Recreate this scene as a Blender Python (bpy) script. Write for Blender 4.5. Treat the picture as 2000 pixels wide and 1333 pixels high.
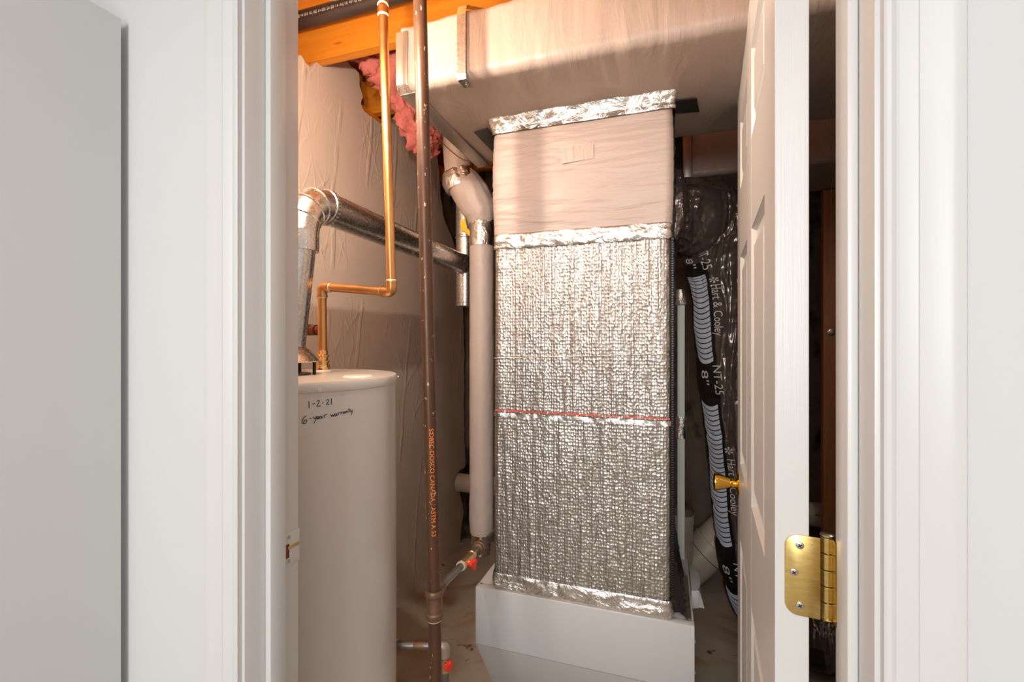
import bpy, bmesh, math, random
from mathutils import Vector, Matrix, noise
random.seed(7)
for o in list(bpy.data.objects): bpy.data.objects.remove(o)
S = bpy.context.scene
COL = S.collection
# ------------------------------------------------------------------ camera
F = 900.0                      # focal length in pixels of the 2000 px wide frame
TH = math.atan2(1, 3)
CAMZ = 1.33
FW = Vector((-math.sin(TH), math.cos(TH), 0)); RT = Vector((math.cos(TH), math.sin(TH), 0))
cam = bpy.data.cameras.new('camera'); camo = bpy.data.objects.new('camera', cam); COL.objects.link(camo)
cam.lens = F/2000*36; cam.sensor_width = 36; cam.clip_start = 0.02
camo.location = (0, 0, CAMZ); camo.rotation_euler = (math.pi/2, 0, TH)
S.camera = camo
# ------------------------------------------------------------------ world, lights, exposure
S.view_settings.view_transform = 'Standard'; S.view_settings.look = 'None'
S.view_settings.gamma = 1; S.view_settings.use_curve_mapping = False
S.view_settings.exposure = 0.0
w = bpy.data.worlds.new('world'); S.world = w; w.use_nodes = True
w.node_tree.nodes['Background'].inputs[0].default_value = (0.9, 0.93, 1, 1)
w.node_tree.nodes['Background'].inputs[1].default_value = 0.05
def area(name, loc, rot, sx, sy, power, col):
    l = bpy.data.lights.new(name, 'AREA'); l.shape = 'RECTANGLE'; l.size = sx; l.size_y = sy
    l.energy = power; l.color = col
    o = bpy.data.objects.new(name, l); COL.objects.link(o); o.location = loc; o.rotation_euler = rot
    return o
area('hall_ceiling_fill', (0.0, -1.15, 2.36), (0, 0, 0), 1.3, 0.9, 20, (1.0, 0.98, 0.96))  # area light added overhead as soft hall fill, no fixture modelled
area('hall_rear_fill', (-0.15, -2.45, 1.7), (math.radians(84), 0, 0), 0.9, 1.3, 53, (1.0, 0.99, 0.982))  # no window: fill added behind the camera, standing in for bounced flash
BULB_POWER = 3700.0
BULB_COL = (1.0, 0.84, 0.70)
BULB2_POWER = 320.0
BULB2_COL = (1.0, 0.74, 0.53)
BULB3 = Vector((0.72, 0.93, 2.08))
BULB3_POWER = 110.0
BULB2 = Vector((-0.84, 0.78, 2.06))
BULB = Vector((-0.5746, 0.700, 2.012))

# ------------------------------------------------------------------ helpers
def ray(px, py):
    return FW + RT*((px-1000)/F) + Vector((0, 0, (666.5-py)/F))
CAM = Vector((0, 0, CAMZ))
def P(px, py, z): return CAM + ray(px, py)*z
def onY(px, py, Y): r = ray(px, py); return CAM + r*(Y/r.y)
def onX(px, py, X): r = ray(px, py); return CAM + r*(X/r.x)
def onZ(px, py, Z): r = ray(px, py); return CAM + r*((Z-CAMZ)/r.z)
def onCyl(px, py, cx, cy, R):
    r = ray(px, py); a = r.x**2+r.y**2; b = -2*(r.x*cx+r.y*cy); c = cx*cx+cy*cy-R*R
    d = b*b-4*a*c
    t = (-b-math.sqrt(max(d, 0)))/(2*a)
    return CAM + r*t
def nz(x, y=0.0, z=0.0): return noise.noise(Vector((x, y, z)))

ORG = {}
class MB:
    def __init__(s): s.v = []; s.f = []
    def add(s, vs, fs):
        n = len(s.v); s.v += [Vector(p) for p in vs]; s.f += [tuple(i+n for i in q) for q in fs]; return s
    def box(s, a, b):
        x0, y0, z0 = a; x1, y1, z1 = b
        return s.add([(x0,y0,z0),(x1,y0,z0),(x1,y1,z0),(x0,y1,z0),(x0,y0,z1),(x1,y0,z1),(x1,y1,z1),(x0,y1,z1)],
                     [(0,3,2,1),(4,5,6,7),(0,1,5,4),(1,2,6,5),(2,3,7,6),(3,0,4,7)])
    def hexa(s, p):   # 8 corners: 4 low, 4 high
        return s.add(p, [(0,3,2,1),(4,5,6,7),(0,1,5,4),(1,2,6,5),(2,3,7,6),(3,0,4,7)])
    def grid(s, fn, nu, nv, closed_u=False):
        vs = [fn(i/nu, j/nv) for j in range(nv+1) for i in range(nu+1 if not closed_u else nu)]
        w = nu if closed_u else nu+1; fs = []
        for j in range(nv):
            for i in range(nu):
                i2 = (i+1) % w
                fs.append((j*w+i, j*w+i2, (j+1)*w+i2, (j+1)*w+i))
        return s.add(vs, fs)
    def tube(s, path, r, n=20, caps=True, disp=None):
        path = [Vector(p) for p in path]; m = len(path)
        rs = r if isinstance(r, (list, tuple)) else [r]*m
        T = []
        for i in range(m):
            a = path[max(i-1, 0)]; b = path[min(i+1, m-1)]; T.append((b-a).normalized())
        up = Vector((0, -1, 0)) if abs(T[0].y) < 0.9 else Vector((1, 0, 0))
        N = (up - T[0]*up.dot(T[0])).normalized(); vs = []
        for i in range(m):
            if i:
                N = (N - T[i]*N.dot(T[i])).normalized()
            B = T[i].cross(N)
            for k in range(n):
                a = 2*math.pi*k/n; rr = rs[i]
                if disp: rr += disp(i, a)
                vs.append(path[i] + (N*math.cos(a)+B*math.sin(a))*rr)
        fs = [(i*n+k, i*n+(k+1) % n, (i+1)*n+(k+1) % n, (i+1)*n+k) for i in range(m-1) for k in range(n)]
        if caps: fs += [tuple(range(n))[::-1], tuple(range((m-1)*n, m*n))]
        return s.add(vs, fs)
    def cyl(s, a, b, r, n=20, r2=None): return s.tube([a, b], [r, r if r2 is None else r2], n)
    def lathe(s, prof, origin, axis=(0,0,1), n=28):
        ax = Vector(axis).normalized(); u = ax.orthogonal().normalized(); v = ax.cross(u); o = Vector(origin); vs = []
        for (r, h) in prof:
            for k in range(n):
                a = 2*math.pi*k/n; vs.append(o + ax*h + (u*math.cos(a)+v*math.sin(a))*max(r, 1e-5))
        m = len(prof)
        fs = [(i*n+k, i*n+(k+1) % n, (i+1)*n+(k+1) % n, (i+1)*n+k) for i in range(m-1) for k in range(n)]
        if prof[0][0] > 1e-4: fs.append(tuple(range(n))[::-1])
        if prof[-1][0] > 1e-4: fs.append(tuple(range((m-1)*n, m*n)))
        return s.add(vs, fs)
    def prism(s, poly, d):     # 3D polygon and an offset vector
        n = len(poly); d = Vector(d); a = [Vector(p) for p in poly]
        fs = [tuple(range(n))[::-1], tuple(range(n, 2*n))] + [(i, (i+1) % n, (i+1) % n+n, i+n) for i in range(n)]
        return s.add(a + [p+d for p in a], fs)
    def ribbon(s, pts, wd, nrm, lift=0.0008):  # thin stroke lying on a surface; nrm(p) gives its normal
        pts = [Vector(p) for p in pts]; m = len(pts); vs = []
        for i, p in enumerate(pts):
            t = (pts[min(i+1, m-1)]-pts[max(i-1, 0)]).normalized(); n_ = nrm(p); b = t.cross(n_).normalized()
            q = p + n_*lift; vs += [q-b*wd/2, q+b*wd/2]
        return s.add(vs, [(2*i, 2*i+1, 2*i+3, 2*i+2) for i in range(m-1)])
    def build(s, name, m, parent=None, smooth=True, angle=35, bevel=0, segs=2, kind=None, label=None, cat=None, group=None):
        me = bpy.data.meshes.new(name)
        if parent is not None: org = ORG[parent.name]
        else:
            xs = [p.x for p in s.v]; ys = [p.y for p in s.v]; zs = [p.z for p in s.v]
            org = Vector(((min(xs)+max(xs))/2, (min(ys)+max(ys))/2, min(zs)))
        me.from_pydata([tuple(p-org) for p in s.v], [], s.f)
        bm = bmesh.new(); bm.from_mesh(me)
        bmesh.ops.recalc_face_normals(bm, faces=bm.faces)
        if bevel:
            es = [e for e in bm.edges if len(e.link_faces) == 2 and e.calc_face_angle(0) > 0.5]
            bmesh.ops.bevel(bm, geom=es, offset=bevel, segments=segs, profile=0.5, affect='EDGES', clamp_overlap=True)
        bm.to_mesh(me); bm.free()
        if smooth:
            me.shade_smooth(); me.set_sharp_from_angle(angle=math.radians(angle))
        me.materials.append(M[m] if isinstance(m, str) else m)
        o = bpy.data.objects.new(name, me); COL.objects.link(o)
        if parent is not None: o.parent = parent
        else: o.location = org
        ORG[o.name] = org
        tag(o, label, cat, group, kind)
        return o
def tag(o, label=None, cat=None, group=None, kind=None):
    if label: o['label'] = label
    if cat: o['category'] = cat
    if group: o['group'] = group
    if kind: o['kind'] = kind
def thing(name, loc, label, cat, group=None, kind=None):
    o = bpy.data.objects.new(name, None); COL.objects.link(o); o.location = loc; o.empty_display_size = 0.05
    ORG[o.name] = Vector(loc); tag(o, label, cat, group, kind); return o
def fillet(pts, r, n=8):
    pts = [Vector(p) for p in pts]; out = [pts[0]]
    for i in range(1, len(pts)-1):
        a = (pts[i-1]-pts[i]); b = (pts[i+1]-pts[i]); la, lb = a.length, b.length; a.normalize(); b.normalize()
        ang = a.angle(b); d = min(r/math.tan(ang/2), la*0.49, lb*0.49); p0 = pts[i]+a*d; p1 = pts[i]+b*d
        for k in range(n+1):
            t = k/n; out.append(p0*(1-t)**2 + pts[i]*2*t*(1-t) + p1*t*t)
    out.append(pts[-1]); return out
def catmull(pts, n=10):
    q = [pts[0]*2-pts[1]] + pts + [pts[-1]*2-pts[-2]]; out = []
    for i in range(1, len(q)-2):
        a, b, c, d = q[i-1], q[i], q[i+1], q[i+2]
        for k in range(n):
            t = k/n
            out.append(0.5*((2*b)+(c-a)*t+(2*a-5*b+4*c-d)*t*t+(3*b-a-3*c+d)*t**3))
    out.append(pts[-1]); return out
def text2d(txt, size=1.0):     # flat lettering as (verts, faces)
    cu = bpy.data.curves.new('t', 'FONT'); cu.body = txt; cu.size = size; cu.resolution_u = 3
    ob = bpy.data.objects.new('t', cu); COL.objects.link(ob)
    dg = bpy.context.evaluated_depsgraph_get(); me = ob.evaluated_get(dg).to_mesh()
    vs = [(v.co.x, v.co.y) for v in me.vertices]; fs = [tuple(p.vertices) for p in me.polygons]
    ob.evaluated_get(dg).to_mesh_clear(); bpy.data.objects.remove(ob); bpy.data.curves.remove(cu)
    return vs, fs

# ------------------------------------------------------------------ materials
def lin(r, g, b):
    f = lambda c: (c/255/12.92) if c/255 <= 0.04045 else ((c/255+0.055)/1.055)**2.4
    return (f(r), f(g), f(b), 1)
M = {}
class Mat:
    def __init__(s, name, col, rough=0.5, metal=0.0, spec=0.5, coord='Object'):
        m = bpy.data.materials.new(name); m.use_nodes = True; s.m = m; s.nt = m.node_tree; M[name] = m
        s.b = s.nt.nodes['Principled BSDF']; s.b.inputs['Base Color'].default_value = col
        s.b.inputs['Roughness'].default_value = rough; s.b.inputs['Metallic'].default_value = metal
        s.b.inputs['Specular IOR Level'].default_value = spec
        s.tc = s.nt.nodes.new('ShaderNodeTexCoord').outputs[coord]; s.h = None; s.col = None
    def N(s, t): return s.nt.nodes.new('ShaderNode'+t)
    def L(s, a, b): s.nt.links.new(a, b)
    def map(s, sc=(1, 1, 1), rot=(0, 0, 0)):
        n = s.N('Mapping'); n.inputs['Scale'].default_value = sc; n.inputs['Rotation'].default_value = rot
        s.L(s.tc, n.inputs['Vector']); return n.outputs[0]
    def noise(s, scale, sc=(1, 1, 1), det=3, rough=0.5, dist=0.0, rot=(0, 0, 0)):
        n = s.N('TexNoise'); n.inputs['Scale'].default_value = scale; n.inputs['Detail'].default_value = det
        n.inputs['Roughness'].default_value = rough; n.inputs['Distortion'].default_value = dist
        s.L(s.map(sc, rot), n.inputs['Vector']); return n.outputs['Fac']
    def voro(s, scale, sc=(1, 1, 1), rand=1.0, feat='F1', out='Distance'):
        n = s.N('TexVoronoi'); n.feature = feat; n.inputs['Scale'].default_value = scale
        n.inputs['Randomness'].default_value = rand; s.L(s.map(sc), n.inputs['Vector']); return n.outputs[out]
    def ramp(s, v, stops):
        n = s.N('ValToRGB'); e = n.color_ramp.elements
        while len(e) < len(stops): e.new(0.5)
        for i, (p, c) in enumerate(stops):
            e[i].position = p; e[i].color = c if len(c) == 4 else (*c, 1)
        s.L(v, n.inputs[0]); return n.outputs[0]
    def mix(s, fac, c1, c2):     # blend over current colour
        n = s.N('Mix'); n.data_type = 'RGBA'
        for v, k in ((fac, 0), (c1, 6), (c2, 7)):
            if isinstance(v, (tuple, list)): n.inputs[k].default_value = v
            elif isinstance(v, float): n.inputs[k].default_value = v
            else: s.L(v, n.inputs[k])
        return n.outputs[2]
    def colour(s, c): s.L(c, s.b.inputs['Base Color']); return s
    def rough(s, v, a, b):
        n = s.N('MapRange'); n.inputs[3].default_value = a; n.inputs[4].default_value = b
        s.L(v, n.inputs[0]); s.L(n.outputs[0], s.b.inputs['Roughness']); return s
    def bump(s, v, strength=0.3, dist=0.002):
        n = s.N('Bump'); n.inputs['Strength'].default_value = strength; n.inputs['Distance'].default_value = dist
        s.L(v, n.inputs['Height'])
        if s.h is not None: s.L(s.h, n.inputs['Normal'])
        s.h = n.outputs[0]; s.L(s.h, s.b.inputs['Normal']); return s
G = lambda v: (v, v, v, 1)
def step(m, v, a, b): return m.ramp(v, [(a, G(0)), (b, G(1))])

m = Mat('wall_paint', (0.645, 0.645, 0.645, 1), 0.55, spec=0.35); m.bump(m.noise(160, det=3), 0.12, 0.001).bump(m.noise(6), 0.1, 0.004)
m = Mat('trim_paint', (0.65, 0.643, 0.632, 1), 0.33); m.bump(m.noise(60, (6, 6, 0.12), det=4), 0.10, 0.0006)
m = Mat('door_paint', (0.68, 0.665, 0.65, 1), 0.32); m.bump(m.noise(50, (9, 9, 0.12), det=4, dist=0.4), 0.35, 0.0007)
m = Mat('slab_paint', (0.745, 0.745, 0.738, 1), 0.45); m.bump(m.noise(90), 0.05, 0.0006)
m = Mat('plaster', lin(214, 196, 180), 0.38, spec=0.45)
def trowel(scale, rot, dist, lo):
    wv = m.N('TexWave'); wv.bands_direction = 'Y'; wv.inputs['Scale'].default_value = scale; wv.inputs['Distortion'].default_value = dist
    wv.inputs['Detail'].default_value = 3; wv.inputs['Detail Scale'].default_value = 0.6; wv.inputs['Detail Roughness'].default_value = 0.6
    m.L(m.map((1, 1, 1), (rot, 0, 0)), wv.inputs['Vector'])
    line = m.ramp(wv.outputs['Fac'], [(0.965, G(0)), (0.992, G(1))]); msk = step(m, m.noise(4, det=2), lo, lo+0.1)
    mu = m.N('Math'); mu.operation = 'MULTIPLY'; m.L(line, mu.inputs[0]); m.L(msk, mu.inputs[1]); return mu.outputs[0]
m.bump(trowel(1.5, 0.12, 3.0, 0.46), 0.45, 0.005).bump(trowel(2.3, -0.5, 2.5, 0.52), 0.35, 0.004).bump(trowel(1.9, 0.75, 3.5, 0.52), 0.35, 0.004).bump(trowel(3.6, 0.3, 4.0, 0.50), 0.3, 0.003).bump(trowel(4.4, -0.15, 5.0, 0.48), 0.3, 0.003).bump(m.noise(12, (1, 1, 0.6), det=5), 0.3, 0.006)
m.colour(m.mix(m.noise(3, det=4), lin(222, 204, 190), lin(234, 219, 206)))
m = Mat('concrete_wall', lin(88, 76, 66), 0.9)
c = m.mix(m.noise(3.5, det=8, rough=0.7), lin(74, 64, 56), lin(146, 132, 116)); c = m.mix(step(m, m.noise(9, (1, 1, 0.5), det=5), 0.55, 0.68), c, lin(40, 33, 28)); m.colour(c).bump(m.noise(25, det=6), 0.6, 0.01)
m = Mat('concrete_floor', lin(150, 130, 108), 0.6)
c = m.mix(m.noise(2.2, det=8, rough=0.65), lin(172, 156, 136), lin(216, 204, 186)); c = m.mix(step(m, m.noise(3.1, det=6, dist=1.5), 0.53, 0.72), c, lin(172, 136, 96)); c = m.mix(step(m, m.noise(11, det=4), 0.68, 0.72), c, lin(110, 92, 74)); m.colour(c).bump(m.noise(40, det=5), 0.3, 0.003)
m = Mat('hall_carpet', lin(170, 160, 148), 0.95); m.bump(m.noise(300), 0.6, 0.004)
def wood(name, c1, c2, c3, sc):
    m = Mat(name, c1, 0.55)
    g = m.noise(7, sc, det=6, dist=0.6); c = m.mix(m.ramp(g, [(0.3, G(0)), (0.7, G(1))]), c1, c2)
    k = m.voro(5, tuple(0.5+v*0.45 for v in sc), 1.0); c = m.mix(m.ramp(k, [(0.0, G(1)), (0.05, G(0.5)), (0.09, G(0))]), c, c3)
    m.colour(c).bump(g, 0.25, 0.002)
wood('joist_wood', lin(222, 132, 28), lin(234, 152, 44), lin(150, 70, 14), (0.4, 6, 6))
wood('subfloor_wood', lin(225, 160, 80), lin(235, 176, 96), lin(170, 100, 40), (2, 3, 3))
wood('stud_wood', lin(178, 116, 70), lin(198, 134, 84), lin(96, 58, 34), (6, 6, 0.4))
def wrap(name, sc1, sc2, col1, col2):
    m = Mat(name, col1, 0.42, spec=0.5)
    m.colour(m.mix(m.noise(2.5), col1, col2))
    a = m.noise(9, sc1, det=5, rough=0.6, dist=0.8); b = m.noise(26, sc2, det=4, dist=0.5)
    m.bump(a, 0.55, 0.012).bump(b, 0.3, 0.005).bump(m.noise(180, det=2), 0.08, 0.001)
wrap('wrap_main', (1.6, 0.5, 0.35), (1.4, 0.5, 0.3), lin(178, 159, 147), lin(188, 169, 157))
wrap('wrap_plenum', (0.5, 1, 2.2), (0.4, 1, 2.0), lin(176, 157, 147), lin(186, 167, 157))
wrap('wrap_pipe', (0.8, 0.8, 0.8), (0.7, 0.7, 0.7), lin(200, 186, 178), lin(208, 194, 186))
def foil(name, s=1.0, col=(0.74, 0.71, 0.675, 1), r=0.27):
    m = Mat(name, col, r, 1.0)
    v = m.voro(28*s, (1, 1, 1), 1.0, 'F1'); n = m.noise(16*s, det=5, rough=0.65, dist=1.2)
    m.bump(n, 0.8, 0.012).bump(v, 0.25, 0.006)
foil('foil_tape'); foil('foil_dull', 0.8, (0.50, 0.46, 0.41, 1), 0.36)
m = Mat('bubble_foil', (0.49, 0.458, 0.428, 1), 0.3, 0.92)
bub = m.voro(122, (1, 0.05, 0.84), 0.5); crease = m.noise(30, (2.2, 0.05, 0.07), det=3, dist=0.25)
cr = m.ramp(crease, [(0.40, G(1)), (0.47, G(0.75)), (0.485, G(0)), (0.50, G(0.75)), (0.6, G(1))])
big = m.noise(7, (1, 0.1, 0.7), det=5, dist=0.7)
m.bump(big, 0.35, 0.02).bump(cr, 0.45, 0.003).bump(bub, 0.7, 0.0036)
m.rough(m.noise(20, det=4), 0.30, 0.46)
m = Mat('tape_grey', lin(170, 158, 146), 0.35, 0.6); m.bump(m.noise(30, det=4), 0.25, 0.003)
m = Mat('galvanised', (0.66, 0.65, 0.64, 1), 0.25, 1.0)
vc = m.voro(260, (1, 1, 1), 1.0, 'F1', 'Color'); m.rough(vc, 0.22, 0.31); m.colour(m.mix(vc, (0.64, 0.63, 0.62, 1), (0.74, 0.73, 0.71, 1)))
m.bump(m.noise(9, det=3), 0.08, 0.005)
m = Mat('copper', (0.80, 0.40, 0.16, 1), 0.28, 1.0); c = m.mix(m.noise(18, (1, 1, 0.3), det=5), (0.55, 0.22, 0.06, 1), (0.92, 0.52, 0.22, 1)); m.colour(c); m.rough(m.noise(40), 0.22, 0.45)
m = Mat('copper_bright', (0.95, 0.56, 0.24, 1), 0.18, 1.0)
m = Mat('copper_dark', lin(132, 78, 58), 0.45, 0.8)
m = Mat('solder', lin(224, 214, 200), 0.4, 0.3)
m = Mat('iron_pipe', lin(92, 64, 46), 0.38, 0.35)
c = m.mix(m.noise(22, (1, 1, 0.25), det=6, rough=0.7), lin(46, 36, 30), lin(112, 72, 46)); c = m.mix(step(m, m.noise(110, (1, 1, 0.6), det=3), 0.66, 0.70), c, lin(190, 160, 134)); m.colour(c); m.rough(m.noise(40), 0.25, 0.55); m.bump(m.noise(120, det=3), 0.25, 0.001)
m = Mat('iron_fitting', lin(104, 78, 60), 0.5, 0.6); m.colour(m.mix(m.noise(40, det=5), lin(84, 62, 50), lin(146, 110, 82))); m.bump(m.noise(80), 0.4, 0.002)
m = Mat('steel_pipe', lin(120, 112, 106), 0.35, 0.5); m.colour(m.mix(m.noise(30, det=4), lin(66, 60, 58), lin(140, 128, 118)))
m = Mat('abs_plastic', lin(52, 44, 42), 0.35); m.colour(m.mix(m.noise(14, det=5), lin(38, 32, 31), lin(74, 60, 54)))
m = Mat('heater_enamel', lin(208, 202, 195), 0.22); m.bump(m.noise(5), 0.03, 0.004)
m = Mat('furnace_enamel', lin(192, 192, 192), 0.3); m.bump(m.noise(260), 0.08, 0.0006)
m = Mat('ink', lin(28, 22, 22), 0.5)
m = Mat('print_white', lin(224, 224, 220), 0.5)
m = Mat('print_blue', lin(214, 224, 238), 0.45)
m = Mat('print_orange', lin(240, 130, 50), 0.6)
m = Mat('print_red', lin(214, 110, 92), 0.55)
m = Mat('black_film', lin(108, 92, 84), 0.16, 0.4, 1.0)
a = m.noise(6, (2.8, 1, 0.5), det=2, rough=0.45, dist=0.5, rot=(0, math.radians(42), 0)); m.bump(a, 0.9, 0.05).bump(m.noise(9, (0.6, 1, 1.8), det=2, dist=0.6), 0.4, 0.02)
m = Mat('black_band', lin(24, 21, 22), 0.4); m.bump(m.noise(20, det=4), 0.3, 0.006)
m = Mat('black_tape', lin(52, 46, 42), 0.35, 0.3); m.bump(m.noise(30, det=4, dist=1), 0.5, 0.004)
m = Mat('pvc', lin(226, 214, 196), 0.35); m.colour(m.mix(m.noise(6, det=4), lin(214, 200, 180), lin(232, 222, 206)))
m = Mat('pvc_cap', lin(140, 122, 108), 0.5)
m = Mat('conduit_paint', lin(198, 206, 194), 0.4)
m = Mat('brass', (0.80, 0.58, 0.19, 1), 0.27, 1.0); m.colour(m.mix(m.noise(60, (1, 1, 6), det=4), (0.70, 0.48, 0.13, 1), (0.90, 0.70, 0.30, 1))); m.rough(m.noise(50, (1, 1, 6)), 0.2, 0.4)
m = Mat('gold', (1.0, 0.62, 0.10, 1), 0.1, 1.0)
m = Mat('screw_steel', (0.62, 0.58, 0.52, 1), 0.3, 1.0)
m = Mat('dark_slot', lin(30, 24, 20), 0.7)
m = Mat('valve_red', lin(226, 52, 34), 0.35)
m = Mat('valve_brass', (0.78, 0.52, 0.26, 1), 0.3, 1.0)
m = Mat('pink_wool', lin(240, 136, 132), 0.95); m.colour(m.mix(m.noise(22, det=6, rough=0.7), lin(214, 92, 92), lin(250, 170, 160))); m.bump(m.noise(60, det=6, rough=0.7), 1.0, 0.012)
m = Mat('yellow_wool', lin(236, 200, 60), 0.9); m.bump(m.noise(80, det=4), 0.8, 0.006)
m = Mat('cord_black', lin(26, 24, 24), 0.5)
m = Mat('porcelain', lin(236, 234, 228), 0.25)
m = Mat('bulb_glow', (1, 0.8, 0.5, 1)); e = m.b.inputs; e['Emission Color'].default_value = (*BULB_COL, 1); e['Emission Strength'].default_value = BULB_POWER
m = Mat('bulb2_glow', (1, 0.8, 0.5, 1)); e = m.b.inputs; e['Emission Color'].default_value = (*BULB2_COL, 1); e['Emission Strength'].default_value = BULB2_POWER
m = Mat('bulb3_glow', (1, 0.8, 0.5, 1)); e = m.b.inputs; e['Emission Color'].default_value = (1, 0.86, 0.74, 1); e['Emission Strength'].default_value = BULB3_POWER

# ------------------------------------------------------------------ setting
YF, YB = 0.549, 0.660           # hall face and room face of the doorway wall
JL, JR = -0.622, 0.197          # jamb faces
DH = 2.045                      # head of the opening
def struct(name, mb, mat, label, cat, **k): return mb.build(name, mat, None, kind='structure', label=label, cat=cat, **k)
struct('floor', MB().box((-1.45, YB-0.05, -0.12), (1.2, 3.0, 0)), 'concrete_floor', 'bare stained concrete floor of the utility room', 'floor', smooth=False)
struct('floor_hall', MB().box((-2.2, -2.6, -0.12), (1.9, YB-0.05, 0)), 'hall_carpet', 'pale floor of the hall outside the doorway', 'floor', smooth=False)
wf = MB(); wf.box((-2.2, YF, 0), (JL-0.019, YB, 2.62)); wf.box((JR+0.019, YF, 0), (1.9, YB, 2.62)); wf.box((JL-0.019, YF, DH+0.019), (JR+0.019, YB, 2.62))
struct('wall_front', wf, 'wall_paint', 'smooth white painted wall around the doorway', 'wall', smooth=False)
struct('wall_hall_back', MB().box((-2.2, -2.7, 0), (1.9, -2.6, 2.5)), 'wall_paint', 'white hall wall behind the viewer', 'wall', smooth=False)
struct('wall_hall_left', MB().box((-2.3, -2.7, 0), (-2.2, YB, 2.5)), 'wall_paint', 'white hall wall on the left side', 'wall', smooth=False)
struct('wall_hall_right', MB().box((1.9, -2.7, 0), (2.0, YB, 2.5)), 'wall_paint', 'white hall wall on the right side', 'wall', smooth=False)
struct('ceiling_hall', MB().box((-2.3, -2.7, 2.42), (2.0, YF-0.001, 2.5)), 'wall_paint', 'white ceiling of the hall', 'ceiling', smooth=False)
WL = -1.27
wl = struct('wall_left', MB().box((WL-0.20, YB, 0), (WL-0.025, 3.0, 2.30)), 'concrete_wall', 'left concrete wall faced with torn beige plaster', 'wall', smooth=False)
struct('wall_back', MB().box((WL-0.2, 2.85, 0), (1.25, 3.0, 2.66)), 'concrete_wall', 'dark bare concrete wall behind the furnace', 'wall', smooth=False)
wr = struct('wall_right', MB().box((1.05, YB, 0), (1.25, 2.85, 2.66)), 'concrete_wall', 'concrete wall on the right of the utility room', 'wall', smooth=False)
# plaster skin with torn edges, outline in (Y, Z)
def jag(a, b, n, amp):
    out = []
    for i in range(n):
        t = i/n; d = Vector(b)-Vector(a); pr = Vector((-d.y, d.x)).normalized()
        out.append(Vector(a)+d*t+pr*(amp*nz(i*0.83+a[0]*7, a[1]*5, 3.1)*2 if i else 0))
    return out
def yz(px, py): p = onX(px, py, WL); return (p.y, p.z)
loop = [(YB+0.002, 0.0), (2.74, 0.0)]
edge = [(2.74, 0.0), yz(900, 1040), yz(906, 1000), yz(893, 935), yz(897, 920), yz(909, 912), yz(906, 800), yz(907, 700), yz(905, 610), yz(900, 520), yz(884, 468), yz(868, 430), yz(861, 390), yz(858, 345), yz(850, 250), yz(812, 214), yz(770, 224), yz(748, 248), yz(738, 238), yz(712, 218), yz(705, 204), yz(709, 190), yz(702, 166), yz(701, 143), yz(686, 130), yz(668, 108), yz(640, 113), yz(622, 119), yz(606, 132), yz(597, 124), yz(588, 108), yz(583, 112)]
pl = [Vector(loop[0])]
for a, b in zip(edge, edge[1:]):
    n = max(2, int((Vector(b)-Vector(a)).length/0.03)); pl += jag(a, b, n, 0.006)
pl += [Vector(edge[-1]), Vector((YB+0.002, 2.42))]
sk = MB().prism([(WL-0.026, p.x, p.y) for p in pl], (0.026, 0, 0)).build('plaster_skin', 'plaster', wl, smooth=False, label='beige plaster with torn ragged edge')
fl = MB()
for (px, py, s) in ((905, 1062, 0.035), (912, 1058, 0.03), (898, 1066, 0.025)):
    p = onZ(px, py, 0.004); q = [p+Vector((random.uniform(-s, s), random.uniform(-s, s), 0)) for _ in range(3)]; fl.prism(q, (0, 0, 0.012))
fl.build('plaster_chips', 'plaster', wl, smooth=False, kind='stuff')
ce = struct('ceiling', MB().box((-1.47, YB, 2.636), (1.25, 3.0, 2.66)), 'subfloor_wood', 'plank subfloor above exposed ceiling joists', 'ceiling', smooth=False)
for Y in (1.02, 1.43, 1.845, 2.25, 2.66):
    MB().box((-1.47, Y, 2.40), (1.05, Y+0.04, 2.636)).build('joist', 'joist_wood', ce, smooth=False, bevel=0.002)
MB().box((-1.47, YB, 2.302), (-1.30, 2.85, 2.398)).build('sill_plate', 'joist_wood', ce, smooth=False, bevel=0.002)
MB().box((-1.51, YB, 2.30), (-1.472, 2.85, 2.636)).build('rim_board', 'joist_wood', ce, smooth=False)
# jambs, stops and casing
tj = thing('trim_1', (JL, YF, 0), 'white painted wooden jamb of the doorway', 'door frame', kind='structure')
MB().box((JL-0.019, YF, 0), (JL, YB, DH+0.019)).build('jamb_board', 'trim_paint', tj, bevel=0.0015)
MB().box((JR, YF, 0), (JR+0.019, YB, DH+0.019)).build('jamb_board', 'trim_paint', tj, bevel=0.0015)
MB().box((JL, YF, DH), (JR, YB, DH+0.019)).build('jamb_board', 'trim_paint', tj, bevel=0.0015)
MB().box((JL, 0.587, 0), (JL+0.012, 0.621, DH)).build('door_stop', 'trim_paint', tj, bevel=0.003)
MB().box((JR-0.011, 0.587, 0), (JR, 0.621, DH)).build('door_stop', 'trim_paint', tj, bevel=0.003)
MB().box((JL+0.012, 0.587, DH-0.012), (JR-0.011, 0.621, DH)).build('door_stop', 'trim_paint', tj, bevel=0.003)
prof = [(0, 0), (0, 0.008), (0.002, 0.0095), (0.0055, 0.0098), (0.0085, 0.0085), (0.0105, 0.0068), (0.013, 0.0066), (0.0165, 0.0082), (0.026, 0.0115), (0.0268, 0.0125), (0.044, 0.0142), (0.049, 0.0158), (0.055, 0.0164), (0.0605, 0.0155), (0.063, 0.012), (0.063, 0)]
def casing(name, x0, sgn, label):
    mb = MB(); mb.prism([(x0+sgn*a, YF-b, 0) for a, b in prof], (0, 0, DH+0.063+0.006)); return struct(name, mb, 'trim_paint', label, 'trim', angle=25)
casing('trim_2', JL-0.005, -1, 'white moulded casing left of the doorway')
casing('trim_3', JR+0.005, 1, 'white moulded casing right of the doorway')
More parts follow.
